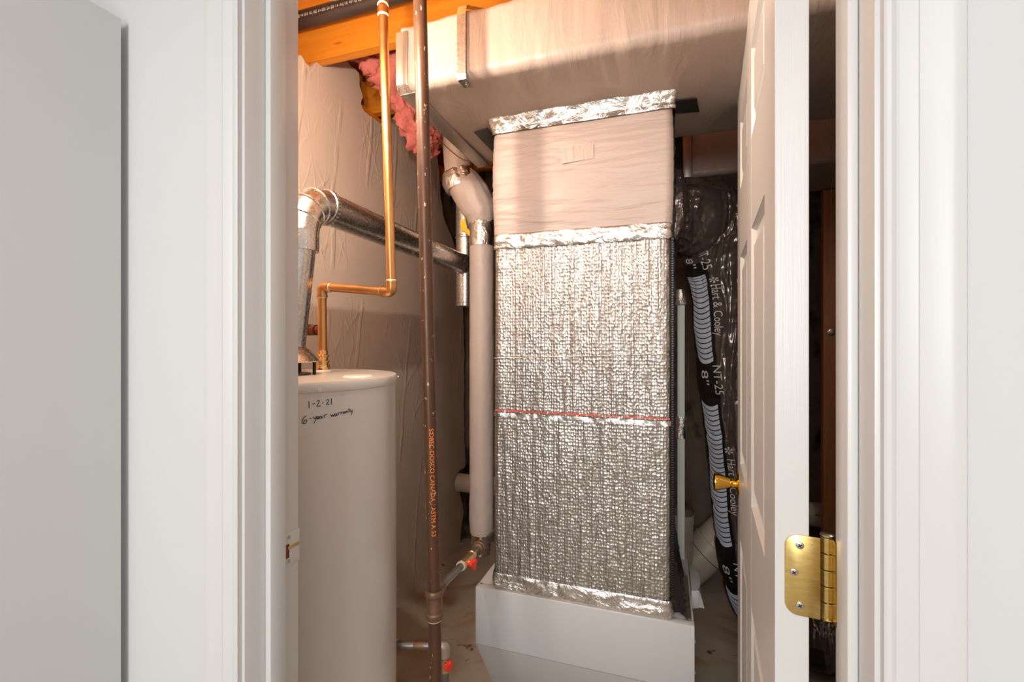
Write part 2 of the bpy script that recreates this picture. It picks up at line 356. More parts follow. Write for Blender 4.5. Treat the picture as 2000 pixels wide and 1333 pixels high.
mb = MB(); mb.prism([(JL-0.005, YF-b, DH+0.005+a) for a, b in prof], (JR-JL+0.01, 0, 0)); struct('trim_4', mb, 'trim_paint', 'white moulded casing across the doorway head', 'trim', angle=25)
# strike plate with latch recess
z0 = 1.33-0.362; y0, y1 = 0.6235, 0.661
MB().box((JL-0.0005, y0, z0-0.029), (JL+0.0016, y1, z0+0.029)).build('strike_plate', 'trim_paint', tj, bevel=0.001)
MB().box((JL+0.001, y0+0.003, z0-0.014), (JL+0.0024, y0+0.013, z0+0.010)).build('latch_recess', 'copper_dark', tj, smooth=False)
MB().box((JL+0.001, y0+0.010, z0+0.000), (JL+0.0034, y1-0.002, z0+0.006)).build('strike_tongue', 'brass', tj, bevel=0.0008)
for dz in (-0.021, 0.021): MB().lathe([(0.0035, 0), (0.0032, 0.001), (0.001, 0.0012)], (JL+0.0014, y0+0.013, z0+dz), (1, 0, 0), 14).build('screw', 'screw_steel', tj)
# flush door leaf at the far left
d2 = thing('door_2', (-0.90, 0.15, 0.01), 'plain white flush door leaf standing open at far left', 'door', kind='structure')
MB().box((-0.918, -0.26, 0.012), (-0.882, 0.536, 1.881)).build('leaf', 'slab_paint', d2, bevel=0.002)

# ------------------------------------------------------------------ six panel door, swung into the room
U = Vector((0.0802, 0.9968, 0)).normalized(); W = Vector((U.y, -U.x, 0)); A0 = Vector((0.134, 0.673, 0))
def D(s, t, z): return A0 + U*s + W*t + Vector((0, 0, z))
TD = 0.038; WD = 0.808; ZB, ZT = 0.012, 2.040
door = thing('door_1', tuple(D(0, TD, 0)), 'white six panel door swung open into the utility room', 'door', kind='structure')
def dbox(mb, s0, s1, t0, t1, z_0, z_1): mb.hexa([D(s0,t0,z_0),D(s1,t0,z_0),D(s1,t1,z_0),D(s0,t1,z_0),D(s0,t0,z_1),D(s1,t0,z_1),D(s1,t1,z_1),D(s0,t1,z_1)]); return mb
cols = [(0.117, 0.352), (0.458, 0.692)]; rows = [(0.24, 0.80), (1.00, 1.555), (1.735, 1.915)]
core = MB(); dbox(core, 0.001, WD-0.001, 0.011, TD-0.011, ZB, ZT); core.build('core', 'door_paint', door, smooth=False)
for (s0, s1) in ((0, cols[0][0]), (cols[0][1], cols[1][0]), (cols[1][1], WD)):
    b = MB(); dbox(b, s0, s1, 0, TD, ZB, ZT); b.build('stile', 'door_paint', door, smooth=False, bevel=0.0015)
for (z_0, z_1) in ((ZB, rows[0][0]), (rows[0][1], rows[1][0]), (rows[1][1], rows[2][0]), (rows[2][1], ZT)):
    for (s0, s1) in cols:
        b = MB(); dbox(b, s0, s1, 0.0002, TD-0.0002, z_0, z_1); b.build('rail', 'door_paint', door, smooth=False)
def ring(mb, s0, s1, z_0, z_1, steps, f):
    lo = []
    for (ins, t) in steps: lo.append([D(s0+ins, f(t), z_0+ins), D(s1-ins, f(t), z_0+ins), D(s1-ins, f(t), z_1-ins), D(s0+ins, f(t), z_1-ins)])
    vs = [p for q in lo for p in q]; fs = [(i*4+k, i*4+(k+1) % 4, i*4+4+(k+1) % 4, i*4+4+k) for i in range(len(lo)-1) for k in range(4)]
    n = len(lo)-1; fs.append((n*4, n*4+1, n*4+2, n*4+3)); mb.add(vs, fs)
for f in (lambda t: t, lambda t: TD-t):
    for c_ in cols:
        for r_ in rows:
            b = MB(); ring(b, c_[0], c_[1], r_[0], r_[1], [(0, 0.0), (0.002, 0.003), (0.007, 0.0095), (0.011, 0.0105), (0.014, 0.0105), (0.040, 0.003), (0.0415, 0.0018)], f)
            b.build('panel', 'door_paint', door, smooth=False)
# hinge on the edge
PIN = Vector((0.193, 0.675, 0)); HZ = 1.033
hg = thing('hinge', (PIN.x, PIN.y, HZ-0.051), 'x', 'x'); del hg['label']; del hg['category']; hg.parent = door; hg.location = Vector((PIN.x, PIN.y, HZ-0.051))-ORG[door.name]; hg['label'] = 'worn brass butt hinge'
hh = 0.051; poly = []
def EP(t, z, o=0.0): return D(-0.0004-o, t, z)
t0, t1, rc = 0.011, TD+0.0115, 0.015
pts = [(t1, HZ-hh), (t1, HZ+hh)]
for k in range(9): a = math.pi/2+math.pi/2*k/8; pts.append((t0+rc+rc*math.cos(a), HZ+hh-rc+rc*math.sin(a)))
for k in range(9): a = math.pi+math.pi/2*k/8; pts.append((t0+rc+rc*math.cos(a), HZ-hh+rc+rc*math.sin(a)))
MB().prism([EP(t, z) for t, z in pts], -U*0.0022).build('leaf_plate', 'brass', hg, bevel=0.0004)
jl = MB().prism([(JR-0.0008, YB-0.03, HZ-hh), (JR-0.0008, YB+0.006, HZ-hh), (PIN.x+0.003, PIN.y, HZ-hh), (PIN.x+0.006, PIN.y-0.002, HZ-hh), (JR+0.002, YB-0.004, HZ-hh), (JR+0.002, YB-0.03, HZ-hh)], (0, 0, 2*hh)); jl.build('jamb_plate', 'brass', hg, bevel=0.0003)
kh = 2*hh/5
for k in range(5):
    a = PIN+Vector((0, 0, HZ-hh+kh*k+0.0005)); MB().lathe([(0.0068, 0), (0.0075, 0.0008), (0.0075, kh-0.0018), (0.0068, kh-0.001)], a, (0, 0, 1), 20).build('knuckle', 'brass', hg)
MB().lathe([(0.0065, 0), (0.0082, 0.0012), (0.0082, 0.003), (0.006, 0.0045), (0.001, 0.005)], PIN+Vector((0, 0, HZ+hh)), (0, 0, 1), 20).build('pin_cap', 'screw_steel', hg)
MB().lathe([(0.0065, 0), (0.0075, 0.0012), (0.006, 0.003), (0.001, 0.0035)], PIN+Vector((0, 0, HZ-hh)), (0, 0, -1), 20).build('pin_tip', 'brass', hg)
for (t, z) in ((0.0275, HZ+0.038), (0.021, HZ+0.003), (0.0275, HZ-0.038)):
    c0 = EP(t, z, 0.0022); sc = MB().lathe([(0.0048, 0), (0.0044, 0.0008), (0.003, 0.0011), (0.0005, 0.0012)], c0, -U, 18).build('screw', 'screw_steel', hg)
    x = MB()
    for q in (0.6, 2.17):
        e1 = W*math.cos(q)+Vector((0, 0, math.sin(q))); e2 = W*math.cos(q+math.pi/2)+Vector((0, 0, math.sin(q+math.pi/2))); b = c0-U*0.0011
        x.prism([b+e1*0.0026+e2*0.0006, b-e1*0.0026+e2*0.0006, b-e1*0.0026-e2*0.0006, b+e1*0.0026-e2*0.0006], -U*0.0004)
    x.build('screw_slot', 'dark_slot', hg, smooth=False)
# door knob
kp = D(WD-0.066, 0.0, 1.33-0.397)
kn = thing('knob', tuple(kp), 'x', 'x'); del kn['category']; kn['label'] = 'polished gold tulip door knob'; kn.parent = door; kn.location = kp-ORG[door.name]
MB().lathe([(0.031, 0), (0.032, 0.002), (0.030, 0.005), (0.022, 0.008), (0.014, 0.010)], kp, -W, 36).build('rose', 'gold', kn)
MB().lathe([(0.0115, 0.008), (0.0105, 0.012), (0.012, 0.016), (0.0135, 0.019), (0.012, 0.022), (0.0135, 0.026), (0.0175, 0.036), (0.0215, 0.047), (0.0245, 0.058), (0.0245, 0.0615), (0.022, 0.064), (0.012, 0.066), (0.0005, 0.0662)], kp, -W, 36).build('grip', 'gold', kn)

# ------------------------------------------------------------------ light bulb hung just inside the doorway
lb = thing('doorway_bulb', tuple(BULB), 'bare warm bulb with an added shade above the doorway', 'lamp')
LA = Vector((-0.10, -1.0, -0.10)).normalized()          # back of the added shade
MB().lathe([(0.0003, -0.0117), (0.0054, -0.0108), (0.0086, -0.0077), (0.0099, -0.0027), (0.0095, 0.0018), (0.0068, 0.0063), (0.005, 0.018)], BULB, LA, 20).build('bulb', 'bulb_glow', lb)
sh = MB().lathe([(0.050, -0.004), (0.046, 0.010), (0.036, 0.024), (0.024, 0.031), (0.013, 0.034)], BULB, LA, 32); sh.f = [q for q in sh.f if len(q) == 4]; sh.build('added_shade', 'tape_grey', lb)  # bowl added behind the bulb to keep its light off the left jamb
MB().lathe([(0.012, 0.018), (0.014, 0.022), (0.014, 0.05), (0.008, 0.055)], BULB, LA, 20).build('holder', 'porcelain', lb)
hb_ = BULB+LA*0.053; MB().tube(catmull([hb_, hb_+Vector((0, 0, 0.04)), hb_+Vector((0.0, 0.03, 0.2)), Vector((BULB.x, 1.03, 2.42))], 8), 0.003, 8).build('cord', 'cord_black', lb)

cl = thing('fill_bulb_left', (BULB2.x, BULB2.y, 2.05), 'added warm fill bulb out of view inside the doorway wall', 'lamp')  # bulb and holder added out of view to brighten the left wall
MB().lathe([(0.0005, -0.050), (0.014, -0.047), (0.026, -0.036), (0.030, -0.022), (0.028, -0.008), (0.018, 0.010), (0.013, 0.020)], BULB2, (0, -1, 0), 20).build('bulb', 'bulb2_glow', cl)
MB().lathe([(0.016, 0.018), (0.022, 0.022), (0.026, 0.045), (0.055, 0.105), (0.055, 0.119)], BULB2, (0, -1, 0), 28).build('holder', 'porcelain', cl)

c3 = thing('fill_bulb_right', (BULB3.x, BULB3.y, 2.03), 'added dim fill bulb out of view behind the open door', 'lamp')  # bulb and holder added out of view to lift the hinge gap and flexible duct
MB().lathe([(0.0005, -0.050), (0.014, -0.047), (0.026, -0.036), (0.030, -0.022), (0.028, -0.008), (0.018, 0.010), (0.013, 0.020)], BULB3, (0, 0, 1), 20).build('bulb', 'bulb3_glow', c3)
MB().lathe([(0.016, 0.018), (0.022, 0.022), (0.026, 0.045), (0.010, 0.055), (0.004, 0.06), (0.004, 0.34)], BULB3, (0, 0, 1), 28).build('holder', 'porcelain', c3)

# ------------------------------------------------------------------ water heater
HC = Vector((-0.905, 0.955, 0)); HR = 0.25; HT = 1.243
wh = thing('water_heater', (HC.x, HC.y, 0), 'tall white enamel tank water heater with handwritten date', 'water heater')
MB().lathe([(HR-0.008, 0.03), (HR, 0.035), (HR, HT-0.024), (HR-0.003, HT-0.022)], HC, n=96).build('tank', 'heater_enamel', wh)
MB().lathe([(HR+0.0015, HT-0.0235), (HR+0.0022, HT-0.022), (HR+0.0022, HT-0.006), (HR-0.001, HT-0.0012), (HR-0.006, HT), (0.001, HT)], HC, n=96).build('lid', 'heater_enamel', wh)
MB().lathe([(HR-0.03, 0), (HR-0.02, 0.03), (0.02, 0.031)], HC, n=48).build('base', 'dark_slot', wh)
p = onZ(706, 737, HT)
MB().lathe([(0.036, 0), (0.036, 0.001), (0.032, 0.0045), (0.015, 0.0055), (0.001, 0.0055)], (p.x-0.01, p.y, HT), n=36).build('cover_plug', 'porcelain', wh)
for (px, py) in ((626, 761),):
    q = onCyl(px, py, HC.x, HC.y, HR+0.002); n_ = Vector((q.x-HC.x, q.y-HC.y, 0)).normalized(); MB().lathe([(0.0055, 0), (0.0055, 0.001), (0.0035, 0.0012), (0.0035, 0.003), (0.0005, 0.0032)], q, n_, 14).build('screw', 'screw_steel', wh)
q = Vector((-0.694, 1.089, HT-0.011)); n_ = Vector((q.x-HC.x, q.y-HC.y, 0)).normalized(); MB().lathe([(0.006, 0), (0.006, 0.0015), (0.0035, 0.002), (0.0035, 0.006), (0.0005, 0.0065)], q, n_, 14).build('screw', 'screw_steel', wh)
cyln = lambda p: Vector((p.x-HC.x, p.y-HC.y, 0)).normalized()
strokes = [[(135,960),(138,1055)],[(178,998),(215,990)],[(240,965),(255,950),(268,955),(265,975),(240,1028),(290,1018)],[(305,985),(328,978)],[(362,955),(375,938),(388,942),(387,962),(362,1008),(400,998)],[(428,922),(428,1003)],
 [(100,1150),(70,1175),(48,1215),(48,1245),(75,1255),(100,1235),(108,1210),(90,1205),(65,1235),(75,1255)],[(138,1190),(170,1182)],[(197,1160),(200,1185),(222,1180),(235,1150)],[(235,1150),(225,1195),(200,1250)],[(240,1190),(262,1175),(258,1158),(243,1170),(245,1192),(268,1185)],[(300,1158),(280,1158),(275,1182),(290,1182),(303,1160),(305,1180),(315,1176)],[(330,1140),(335,1178)],[(333,1155),(350,1135),(375,1132)],
 [(420,1130),(428,1160),(442,1138),(450,1160),(468,1122)],[(490,1125),(472,1130),(472,1152),(488,1145),(492,1122),(496,1148),(505,1142)],[(512,1115),(516,1140)],[(514,1125),(528,1110),(540,1112)],[(548,1100),(552,1130)],[(550,1115),(562,1100),(575,1102)],[(600,1098),(582,1102),(580,1120),(596,1115),(602,1096),(606,1118)],[(615,1092),(620,1115)],[(617,1100),(632,1088),(640,1112)],[(655,1055),(658,1108)],[(640,1078),(675,1068)],[(672,1075),(678,1095),(692,1090)],[(700,1068),(692,1110),(682,1142)]]
def writing(sel, name, lab):
    mb = MB()
    for st in sel:
        pp = [Vector((a, b, 0)) for a, b in st]
        pp = catmull(pp, 5) if len(pp) > 2 else pp
        mb.ribbon([onCyl(583+a.x/6.665, 640+a.y/6.665, HC.x, HC.y, HR+0.0002) for a in pp], 0.0015, cyln)
    mb.build(name, 'ink', wh, smooth=False, label=lab)
writing(strokes[:6], 'handwriting', 'black marker date 1-2-21')
writing(strokes[6:], 'handwriting', 'black marker words 6-year warranty')
# draft hood and riser parts on the heater
HD = Vector((-0.925, 0.945, 0))
MB().lathe([(0.076, 1.276), (0.077, 1.278), (0.068, 1.290), (0.052, 1.308), (0.043, 1.316), (0.0425, 1.325)], HD, n=40).build('draft_hood', 'galvanised', wh)
for a in (0.35, 1.9, 3.5, 5.1):
    q = HD+Vector((math.cos(a), math.sin(a), 0))*0.068; MB().box((q.x-0.003, q.y-0.003, HT), (q.x+0.003, q.y+0.003, 1.279)).build('hood_leg', 'dark_slot', wh, smooth=False)
MB().lathe([(0.055, HT), (0.055, HT+0.004), (0.03, HT+0.006)], HD, n=30).build('flue_collar', 'steel_pipe', wh)

# ------------------------------------------------------------------ galvanised vent pipe
VR = 0.0455; VZ = 1.70
E0 = Vector((-0.895, 0.955, 0))
vp = thing('vent_pipe', (HD.x, HD.y, 1.32), 'galvanised vent pipe from water heater to chimney riser', 'vent pipe')
MB().tube([(HD.x, HD.y, 1.318), (E0.x, E0.y, VZ-0.085)], VR-0.003, 40).build('riser', 'galvanised', vp)
ER = 0.088; arc = []
for k in range(5):
    a = math.pi/2*k/4; arc.append(Vector((E0.x-0.0*k, E0.y+ER*(1-math.cos(a)), VZ-ER+ER*math.sin(a))))
def vring(c, a, R, n=40):     # ring across the elbow at bend angle a
    d = Vector((0, -math.cos(a), math.sin(a))); return [c + Vector((1, 0, 0))*R*math.cos(2*math.pi*k/n) + d*R*math.sin(2*math.pi*k/n) for k in range(n)]
def loft(rings):
    n = len(rings[0]); mb = MB(); mb.add([p for r in rings for p in r], [(i*n+k, i*n+(k+1) % n, (i+1)*n+(k+1) % n, (i+1)*n+k) for i in range(len(rings)-1) for k in range(n)]); return mb
aa = [math.pi/2*k/4 for k in range(5)]
for i in range(4): loft([vring(arc[i], aa[i], VR+0.001), vring(arc[i+1], aa[i+1], VR+0.001)]).build('elbow_gore', 'galvanised', vp)
for i in range(1, 5):
    d = Vector((0, math.sin(aa[i]), math.cos(aa[i])))
    loft([vring(arc[i]+d*o, aa[i], VR+h) for o, h in ((-0.004, 0.0008), (-0.002, 0.0036), (0.002, 0.0036), (0.004, 0.0008))]).build('elbow_bead', 'galvanised', vp)
MB().tube([arc[0]-Vector((0, 0, 0.05)), arc[0]], VR+0.0005, 40).build('collar', 'galvanised', vp)
TE = Vector((-0.912, 2.03, VZ-0.005))
MB().tube([arc[4], Vector((E0.x-0.008, 1.5, VZ-0.003)), TE], VR, 40).build('run', 'galvanised', vp)
cr = MB()
for k in range(28):
    a = 2*math.pi*k/28; c0 = arc[4]+Vector((math.cos(a)*(VR+0.0015), 0.004, math.sin(a)*(VR+0.0015))); cr.box((c0.x-0.0022, c0.y, c0.z-0.0022), (c0.x+0.0022, c0.y+0.010, c0.z+0.0022))
cr.build('crimp_ring', 'galvanised', vp, smooth=False)
for (y, sgn) in ((1.062, -1), (1.50, -1)): MB().lathe([(0.004, 0), (0.004, 0.003), (0.0005, 0.0045)], (E0.x+0.012, y, VZ-VR), (0.2, 0, -1), 12).build('screw', 'screw_steel', vp)
MB().lathe([(VR-0.002, 1.495), (VR+0.001, 1.497), (VR+0.0015, 1.512), (VR, 1.514), (VR, 2.55)], (TE.x, TE.y, 0), n=36).build('tee_riser', 'galvanised', vp)
MB().lathe([(VR+0.0005, 1.82), (VR+0.003, 1.823), (VR+0.003, 1.829), (VR+0.0005, 1.832)], (TE.x, TE.y, 0), n=36).build('seam', 'galvanised', vp)
MB().tube([TE-Vector((0, 0.075, 0)), TE-Vector((0, 0.072, 0)), TE], [VR+0.0005, VR+0.0025, VR+0.0025], 36).build('tee_collar', 'galvanised', vp)

# ------------------------------------------------------------------ copper water line
CR = 0.0122
c1 = P(630, 724, 1.334); c2 = P(629, 560, 1.335); c3 = P(765, 571, 1.25); c4 = P(748, 14, 1.205)
cb = Vector((c1.x, c1.y, HT))
cp = thing('copper_pipe', tuple(cb), 'orange copper water pipe rising from heater with two elbows', 'pipe')
MB().tube([cb+Vector((0, 0, 0.055)), c2+Vector((0, 0, -0.012))], CR, 24).build('riser', 'copper', cp)
dh = (c3-c2).normalized(); du = (c4-c3).normalized()
MB().tube([c2+dh*0.01, c3-dh*0.01], CR, 24).build('crossover', 'copper', cp)
MB().tube([c3+du*0.01, c4], CR, 24).build('upper_riser', 'copper', cp)
def elbow(c, da, db, par, mat, R, L=0.030):
    pp = fillet([c+da*L, c, c+db*L], R*1.9, 8); MB().tube(pp, R+0.0022, 24).build('elbow', mat, par)
    for d in (da, db):
        MB().tube([c+d*(L-0.004), c+d*(L-0.001), c+d*(L+0.0015)], [R+0.0034, R+0.0036, R+0.0024], 24).build('elbow_lip', mat, par)
        MB().tube([c+d*(L+0.001), c+d*(L+0.004)], [R+0.0026, R+0.0006], 24).build('solder_ring', 'solder', par)
elbow(c2, Vector((0, 0, -1)), dh, cp, 'copper', CR); elbow(c3, -dh, du, cp, 'copper', CR)
MB().tube([c4-du*0.02, c4-du*0.015, c4+Vector((0, 0, 0.0))], [CR+0.0025]*3, 24).build('coupling', 'copper', cp)
MB().tube([c4-du*0.0235, c4-du*0.0195], [CR+0.0008, CR+0.003], 24).build('solder_ring', 'solder', cp)
c5 = c4+Vector((-0.012, 0.03, 0.10)); MB().tube([c4, c5, c5+Vector((0, 0.02, 0.12))], CR, 24).build('top_bend', 'copper', cp)
MB().tube([c4+Vector((0, 0, 0.002)), c4+(c5-c4).normalized()*0.006], [CR+0.003, CR+0.001], 24).build('solder_ring', 'solder', cp)
MB().lathe([(0.021, 0.004), (0.021, 0.010), (0.0165, 0.012), (0.0165, 0.024), (0.019, 0.025), (0.019, 0.030), (0.0155, 0.032), (0.0150, 0.040), (0.0185, 0.042), (0.0185, 0.046), (0.0150, 0.048), (0.0145, 0.060), (0.0125, 0.061)], cb, n=24).build('adapter', 'copper_bright', cp)
hexn = MB().lathe([(0.020, 0.007), (0.020, 0.019)], cb, n=6); hexn.build('hex_nut', 'copper_bright', cp, bevel=0.001)
MB().lathe([(0.024, 0.0), (0.022, 0.004), (0.014, 0.006)], cb, n=24).build('nipple', 'porcelain', cp)
wp = P(560, 645, 1.42); wq = P(631, 645, 1.37)
cpb = thing('branch_pipe', tuple(wp), 'dark copper pipe with nut behind the vertical copper riser', 'pipe')
MB().tube([wp, wq], 0.0125, 20).build('tube', 'copper_dark', cpb)
dd = (wq-wp).normalized(); b0 = P(603, 645, 1.39); MB().tube([b0-dd*0.012, b0-dd*0.010, b0+dd*0.010, b0+dd*0.012], [0.014, 0.019, 0.019, 0.014], 6).build('nut', 'copper_dark', cpb)
MB().tube([b0+dd*0.012, b0+dd*0.03], 0.0155, 20).build('sleeve', 'copper_dark', cpb)

# ------------------------------------------------------------------ black iron gas pipe
g0 = P(817, -130, 1.027); g1 = P(848, 1155, 1.03); g2 = P(849, 1205, 1.03); g3 = P(852, 1480, 1.03)
g3 = Vector((g3.x, g3.y, 0.10))
GR = 0.0151
gp = thing('gas_pipe', (g3.x, g3.y, 0.0), 'rusty black iron gas pipe standing in front of furnace', 'pipe')
gd = (g1-g0).normalized()
MB().tube([g0+(g1-g0)*t for t in (0, .25, .5, .75, 1)], GR, 28).build('riser', 'iron_pipe', gp)
MB().tube([g2, g3], GR-0.0004, 28).build('drip_leg', 'iron_pipe', gp)
MB().tube([g3+Vector((0, 0, 0.03)), g3+Vector((0, 0, -0.005)), g3+Vector((0, 0, -0.012))], [GR+0.004, GR+0.004, GR-0.002], 28).build('cap', 'iron_fitting', gp)
gt = gd
tl = (g2-g1).length
MB().tube([g1+gt*a for a in (-0.004, 0.0, 0.008, 0.011, tl-0.012, tl-0.009, tl-0.001, tl+0.004)], [GR+0.003, GR+0.0052, GR+0.0052, GR+0.0028, GR+0.0028, GR+0.0052, GR+0.0052, GR+0.003], 28).build('tee', 'iron_fitting', gp)
MB().tube([g2+gt*0.004, g2+gt*0.007], [GR+0.0025, GR+0.001], 28).build('pipe_dope', 'solder', gp)
bm0 = (g1+g2)/2 + Vector((0, 0, 0.012)); bm0.z = g1.z-0.004
b1 = P(958, 1048, 1.50); bd = (b1-bm0).normalized(); b2 = b1+bd*0.12
MB().tube([bm0, bm0+bd*0.036], 0.0150, 24).build('tee_outlet', 'iron_fitting', gp)
MB().tube([bm0+bd*0.02, b2], 0.0092, 20).build('branch', 'steel_pipe', gp)
L_ = (b1-bm0).length
def bat(px): # point along the branch that appears at this column
    best = min(range(400), key=lambda i: abs((lambda q: 1000+F*(q-CAM).dot(RT)/(q-CAM).dot(FW))(bm0+bd*(L_*i/400))-px)); return bm0+bd*(L_*best/400)
v0 = bat(903); v1 = bat(921)
va = bat(911)
MB().tube([v0-bd*0.012, v0-bd*0.010, v0+bd*0.008, v0+bd*0.010, v1-bd*0.004, v1-bd*0.002, v1+bd*0.008, v1+bd*0.010], [0.010, 0.0135, 0.0135, 0.0115, 0.0115, 0.0135, 0.0135, 0.010], 8).build('shutoff_valve', 'valve_brass', gp)
MB().tube([v0-bd*0.016, v0-bd*0.010], 0.0125, 20).build('white_sleeve', 'solder', gp)
hx = (Vector((1, -0.3, 0))).normalized(); hb = va+hx*0.012
MB().cyl(va, va+hx*0.022, 0.005, 12).build('valve_stem', 'valve_brass', gp)
def handle(par, c, ax):
    ax = Vector(ax).normalized(); u = ax.orthogonal().normalized(); v = ax.cross(u); pts = []
    for k in range(24):
        a = 2*math.pi*k/24; r = 0.0125+0.0035*math.cos(3*a); pts.append(c+(u*math.cos(a)+v*math.sin(a))*r)
    MB().prism(pts, ax*0.011).build('valve_handle', 'valve_red', par, bevel=0.002, label='red valve handle')
handle(gp, va+hx*0.018+Vector((0, 0, -0.004)), hx)
un = bat(935)
MB().tube([un-bd*0.014, un-bd*0.011, un-bd*0.003, un-bd*0.001, un+bd*0.011, un+bd*0.013, un+bd*0.024], [0.011, 0.0165, 0.0165, 0.0205, 0.0205, 0.015, 0.0125], 8).build('union', 'iron_fitting', gp)
MB().tube([un+bd*0.026, un+bd*0.036], 0.0125, 20).build('union_collar', 'steel_pipe', gp)
# low gas line between heater and drip leg
l0 = P(769, 1261, 1.27); l1 = P(869, 1262, 1.27)
gl = thing('heater_gas_line', tuple(l0), 'short dark gas line with red valve low beside heater', 'pipe')
lp = fillet([l0, l1, l1+Vector((0.0, -0.0, -0.10))], 0.02, 6)
MB().tube(lp, 0.0113, 20).build('tube', 'steel_pipe', gl)
MB().tube([l0, l0+(l1-l0).normalized()*0.008], 0.0142, 20).build('thread_tape', 'solder', gl)
ld = (l1-l0).normalized(); MB().tube([l0+ld*0.055, l0+ld*0.058, l0+ld*0.080, l0+ld*0.083], [0.0114, 0.0120, 0.0120, 0.0114], 20).build('label_band', 'iron_fitting', gl)
MB().tube(fillet([l1-ld*0.022, l1, l1+Vector((0, 0, -0.03))], 0.018, 6), 0.0138, 20).build('elbow', 'tape_grey', gl)
MB().tube([l1+Vector((0, 0, -0.034)), l1+Vector((0, 0, -0.07))], 0.0135, 8).build('valve_body', 'valve_brass', gl)
MB().cyl(l1+Vector((0, 0, -0.048)), l1+Vector((0.012, -0.01, -0.048)), 0.004, 10).build('valve_stem', 'valve_brass', gl)
handle(gl, l1+Vector((0.010, -0.008, -0.048)), (0.95, -0.3, 0))
# stencil on the iron pipe
def pipe_text(txt, p_from, p_to, R, ang, size, mat, par, name, lab=None, flip=1):
    vs, fs = text2d(txt); xs = [v[0] for v in vs]; x0, x1 = min(xs), max(xs); ys = [v[1] for v in vs]; ym = (min(ys)+max(ys))/2
    d = (p_to-p_from); L = d.length; d.normalize(); fr = (CAM-(p_from+p_to)/2); fr -= d*fr.dot(d); fr.normalize(); sd = d.cross(fr)
    out = []
    for (x, y) in vs:
        q = p_from + d*((x-x0)/(x1-x0)*L); a = ang + flip*(y-ym)*size/R
        out.append(q + (fr*math.cos(a)+sd*math.sin(a))*(R+0.0005))
    mb = MB(); mb.add(out, fs); return mb.build(name, mat, par, smooth=False, label=lab)
def gat(y): t = (y+130)/(1155+130); return g0+(g1-g0)*t
pipe_text('SIDBEC-DOSCO CANADA / ASTM A 53', gat(835), gat(1043), GR, -0.15, 0.013, 'print_orange', gp, 'stencil', 'orange stencilled lettering', -1)

# ------------------------------------------------------------------ ABS drain pipe at the ceiling
a0 = onY(540, 53, 1.355); a1 = onY(583, 42, 1.355); az = a1.z
ap = thing('abs_drain_pipe', (-1.2, 1.355, az), 'black plastic drain pipe running along the orange joist', 'pipe')
MB().tube([(-1.46, 1.355, az), (0.2, 1.355, az)], 0.0302, 36).build('tube', 'abs_plastic', ap)
x = MB(); 
for i in range(74):
    if i % 9 in (3, 7): continue
    X = -1.255+i*0.0042; h = random.uniform(0.006, 0.012); a_ = -0.20
    y_ = 1.355-0.0305*math.cos(a_); z_ = az+0.0305*math.sin(a_)
    if random.random() < 0.6: x.box((X, y_-0.0003, z_-h/2), (X+0.0012, y_+0.002, z_+h/2))
    else: x.box((X, y_-0.0003, z_-h/2), (X+0.0030, y_+0.002, z_-h/2+0.0014)); x.box((X+0.001, y_-0.0003, z_-h/2), (X+0.0018, y_+0.002, z_+h/2))
x.build('printed_marks', 'print_white', ap, smooth=False, kind='stuff')
MB().tube([(-0.66, 1.355, az), (-0.60, 1.355, az)], 0.036, 36).build('coupling', 'abs_plastic', ap)

# ------------------------------------------------------------------ main trunk duct, wrapped
XL, XR_ = -0.693, 1.04; Y0, Y1 = 1.108, 1.685; Z0, Z1 = 2.022, 2.205
du_ = thing('trunk_duct', ((XL+XR_)/2, (Y0+Y1)/2, Z0), 'long trunk duct in beige insulation wrap under the joists', 'duct')
def rrect(y0, y1, z0, z1, r, n=7):
    out = []
    for (cy, cz, a0) in ((y0+r, z1-r, math.pi/2), (y0+r, z0+r, math.pi), (y1-r, z0+r, 1.5*math.pi), (y1-r, z1-r, 0)):
        for k in range(n+1): a = a0+math.pi/2*k/n; out.append((cy+r*math.cos(a), cz+r*math.sin(a)))
    # densify straight runs
    d = []
    for i, p in enumerate(out):
        q = out[(i+1) % len(out)]; L = math.hypot(q[0]-p[0], q[1]-p[1]); m_ = max(1, int(L/0.02))
        for k in range(m_): d.append((p[0]+(q[0]-p[0])*k/m_, p[1]+(q[1]-p[1])*k/m_))
    return d
def wrapped_duct(name, x0, x1, y0, y1, z0, z1, r, par, mat, amp=1.0, nx=150, seed=0.0):
    pr = rrect(y0, y1, z0, z1, r); m_ = len(pr); cy, cz = (y0+y1)/2, (z0+z1)/2; vs = []
    for i in range(nx+1):
        X = x0+(x1-x0)*i/nx
        for (y, z) in pr:
            e = 0.0042*nz(X*16+seed, y*4, z*6)+0.0022*nz(X*55+seed, y*9+2, z*12)
            if x0 < -0.6: e += 0.004*math.exp(-((X+0.25)/0.33)**2)*nz(X*46, y*7, z*5)*(1 if z < 2.1 else 0.4)
            e *= amp
            dy, dz = (y-cy)/(y1-y0), (z-cz)/(z1-z0); l = math.hypot(dy, dz) or 1
            vs.append((X, y+dy/l*e, z+dz/l*e))
    fs = [(i*m_+k, i*m_+(k+1) % m_, (i+1)*m_+(k+1) % m_, (i+1)*m_+k) for i in range(nx) for k in range(m_)] + [tuple(range(m_)), tuple(range(nx*m_, nx*m_+m_))]
    return MB().add(vs, fs).build(name, mat, par, angle=60)
wrapped_duct('insulation_wrap', XL, XR_, Y0, Y1, Z0, Z1, 0.026, du_, 'wrap_main')
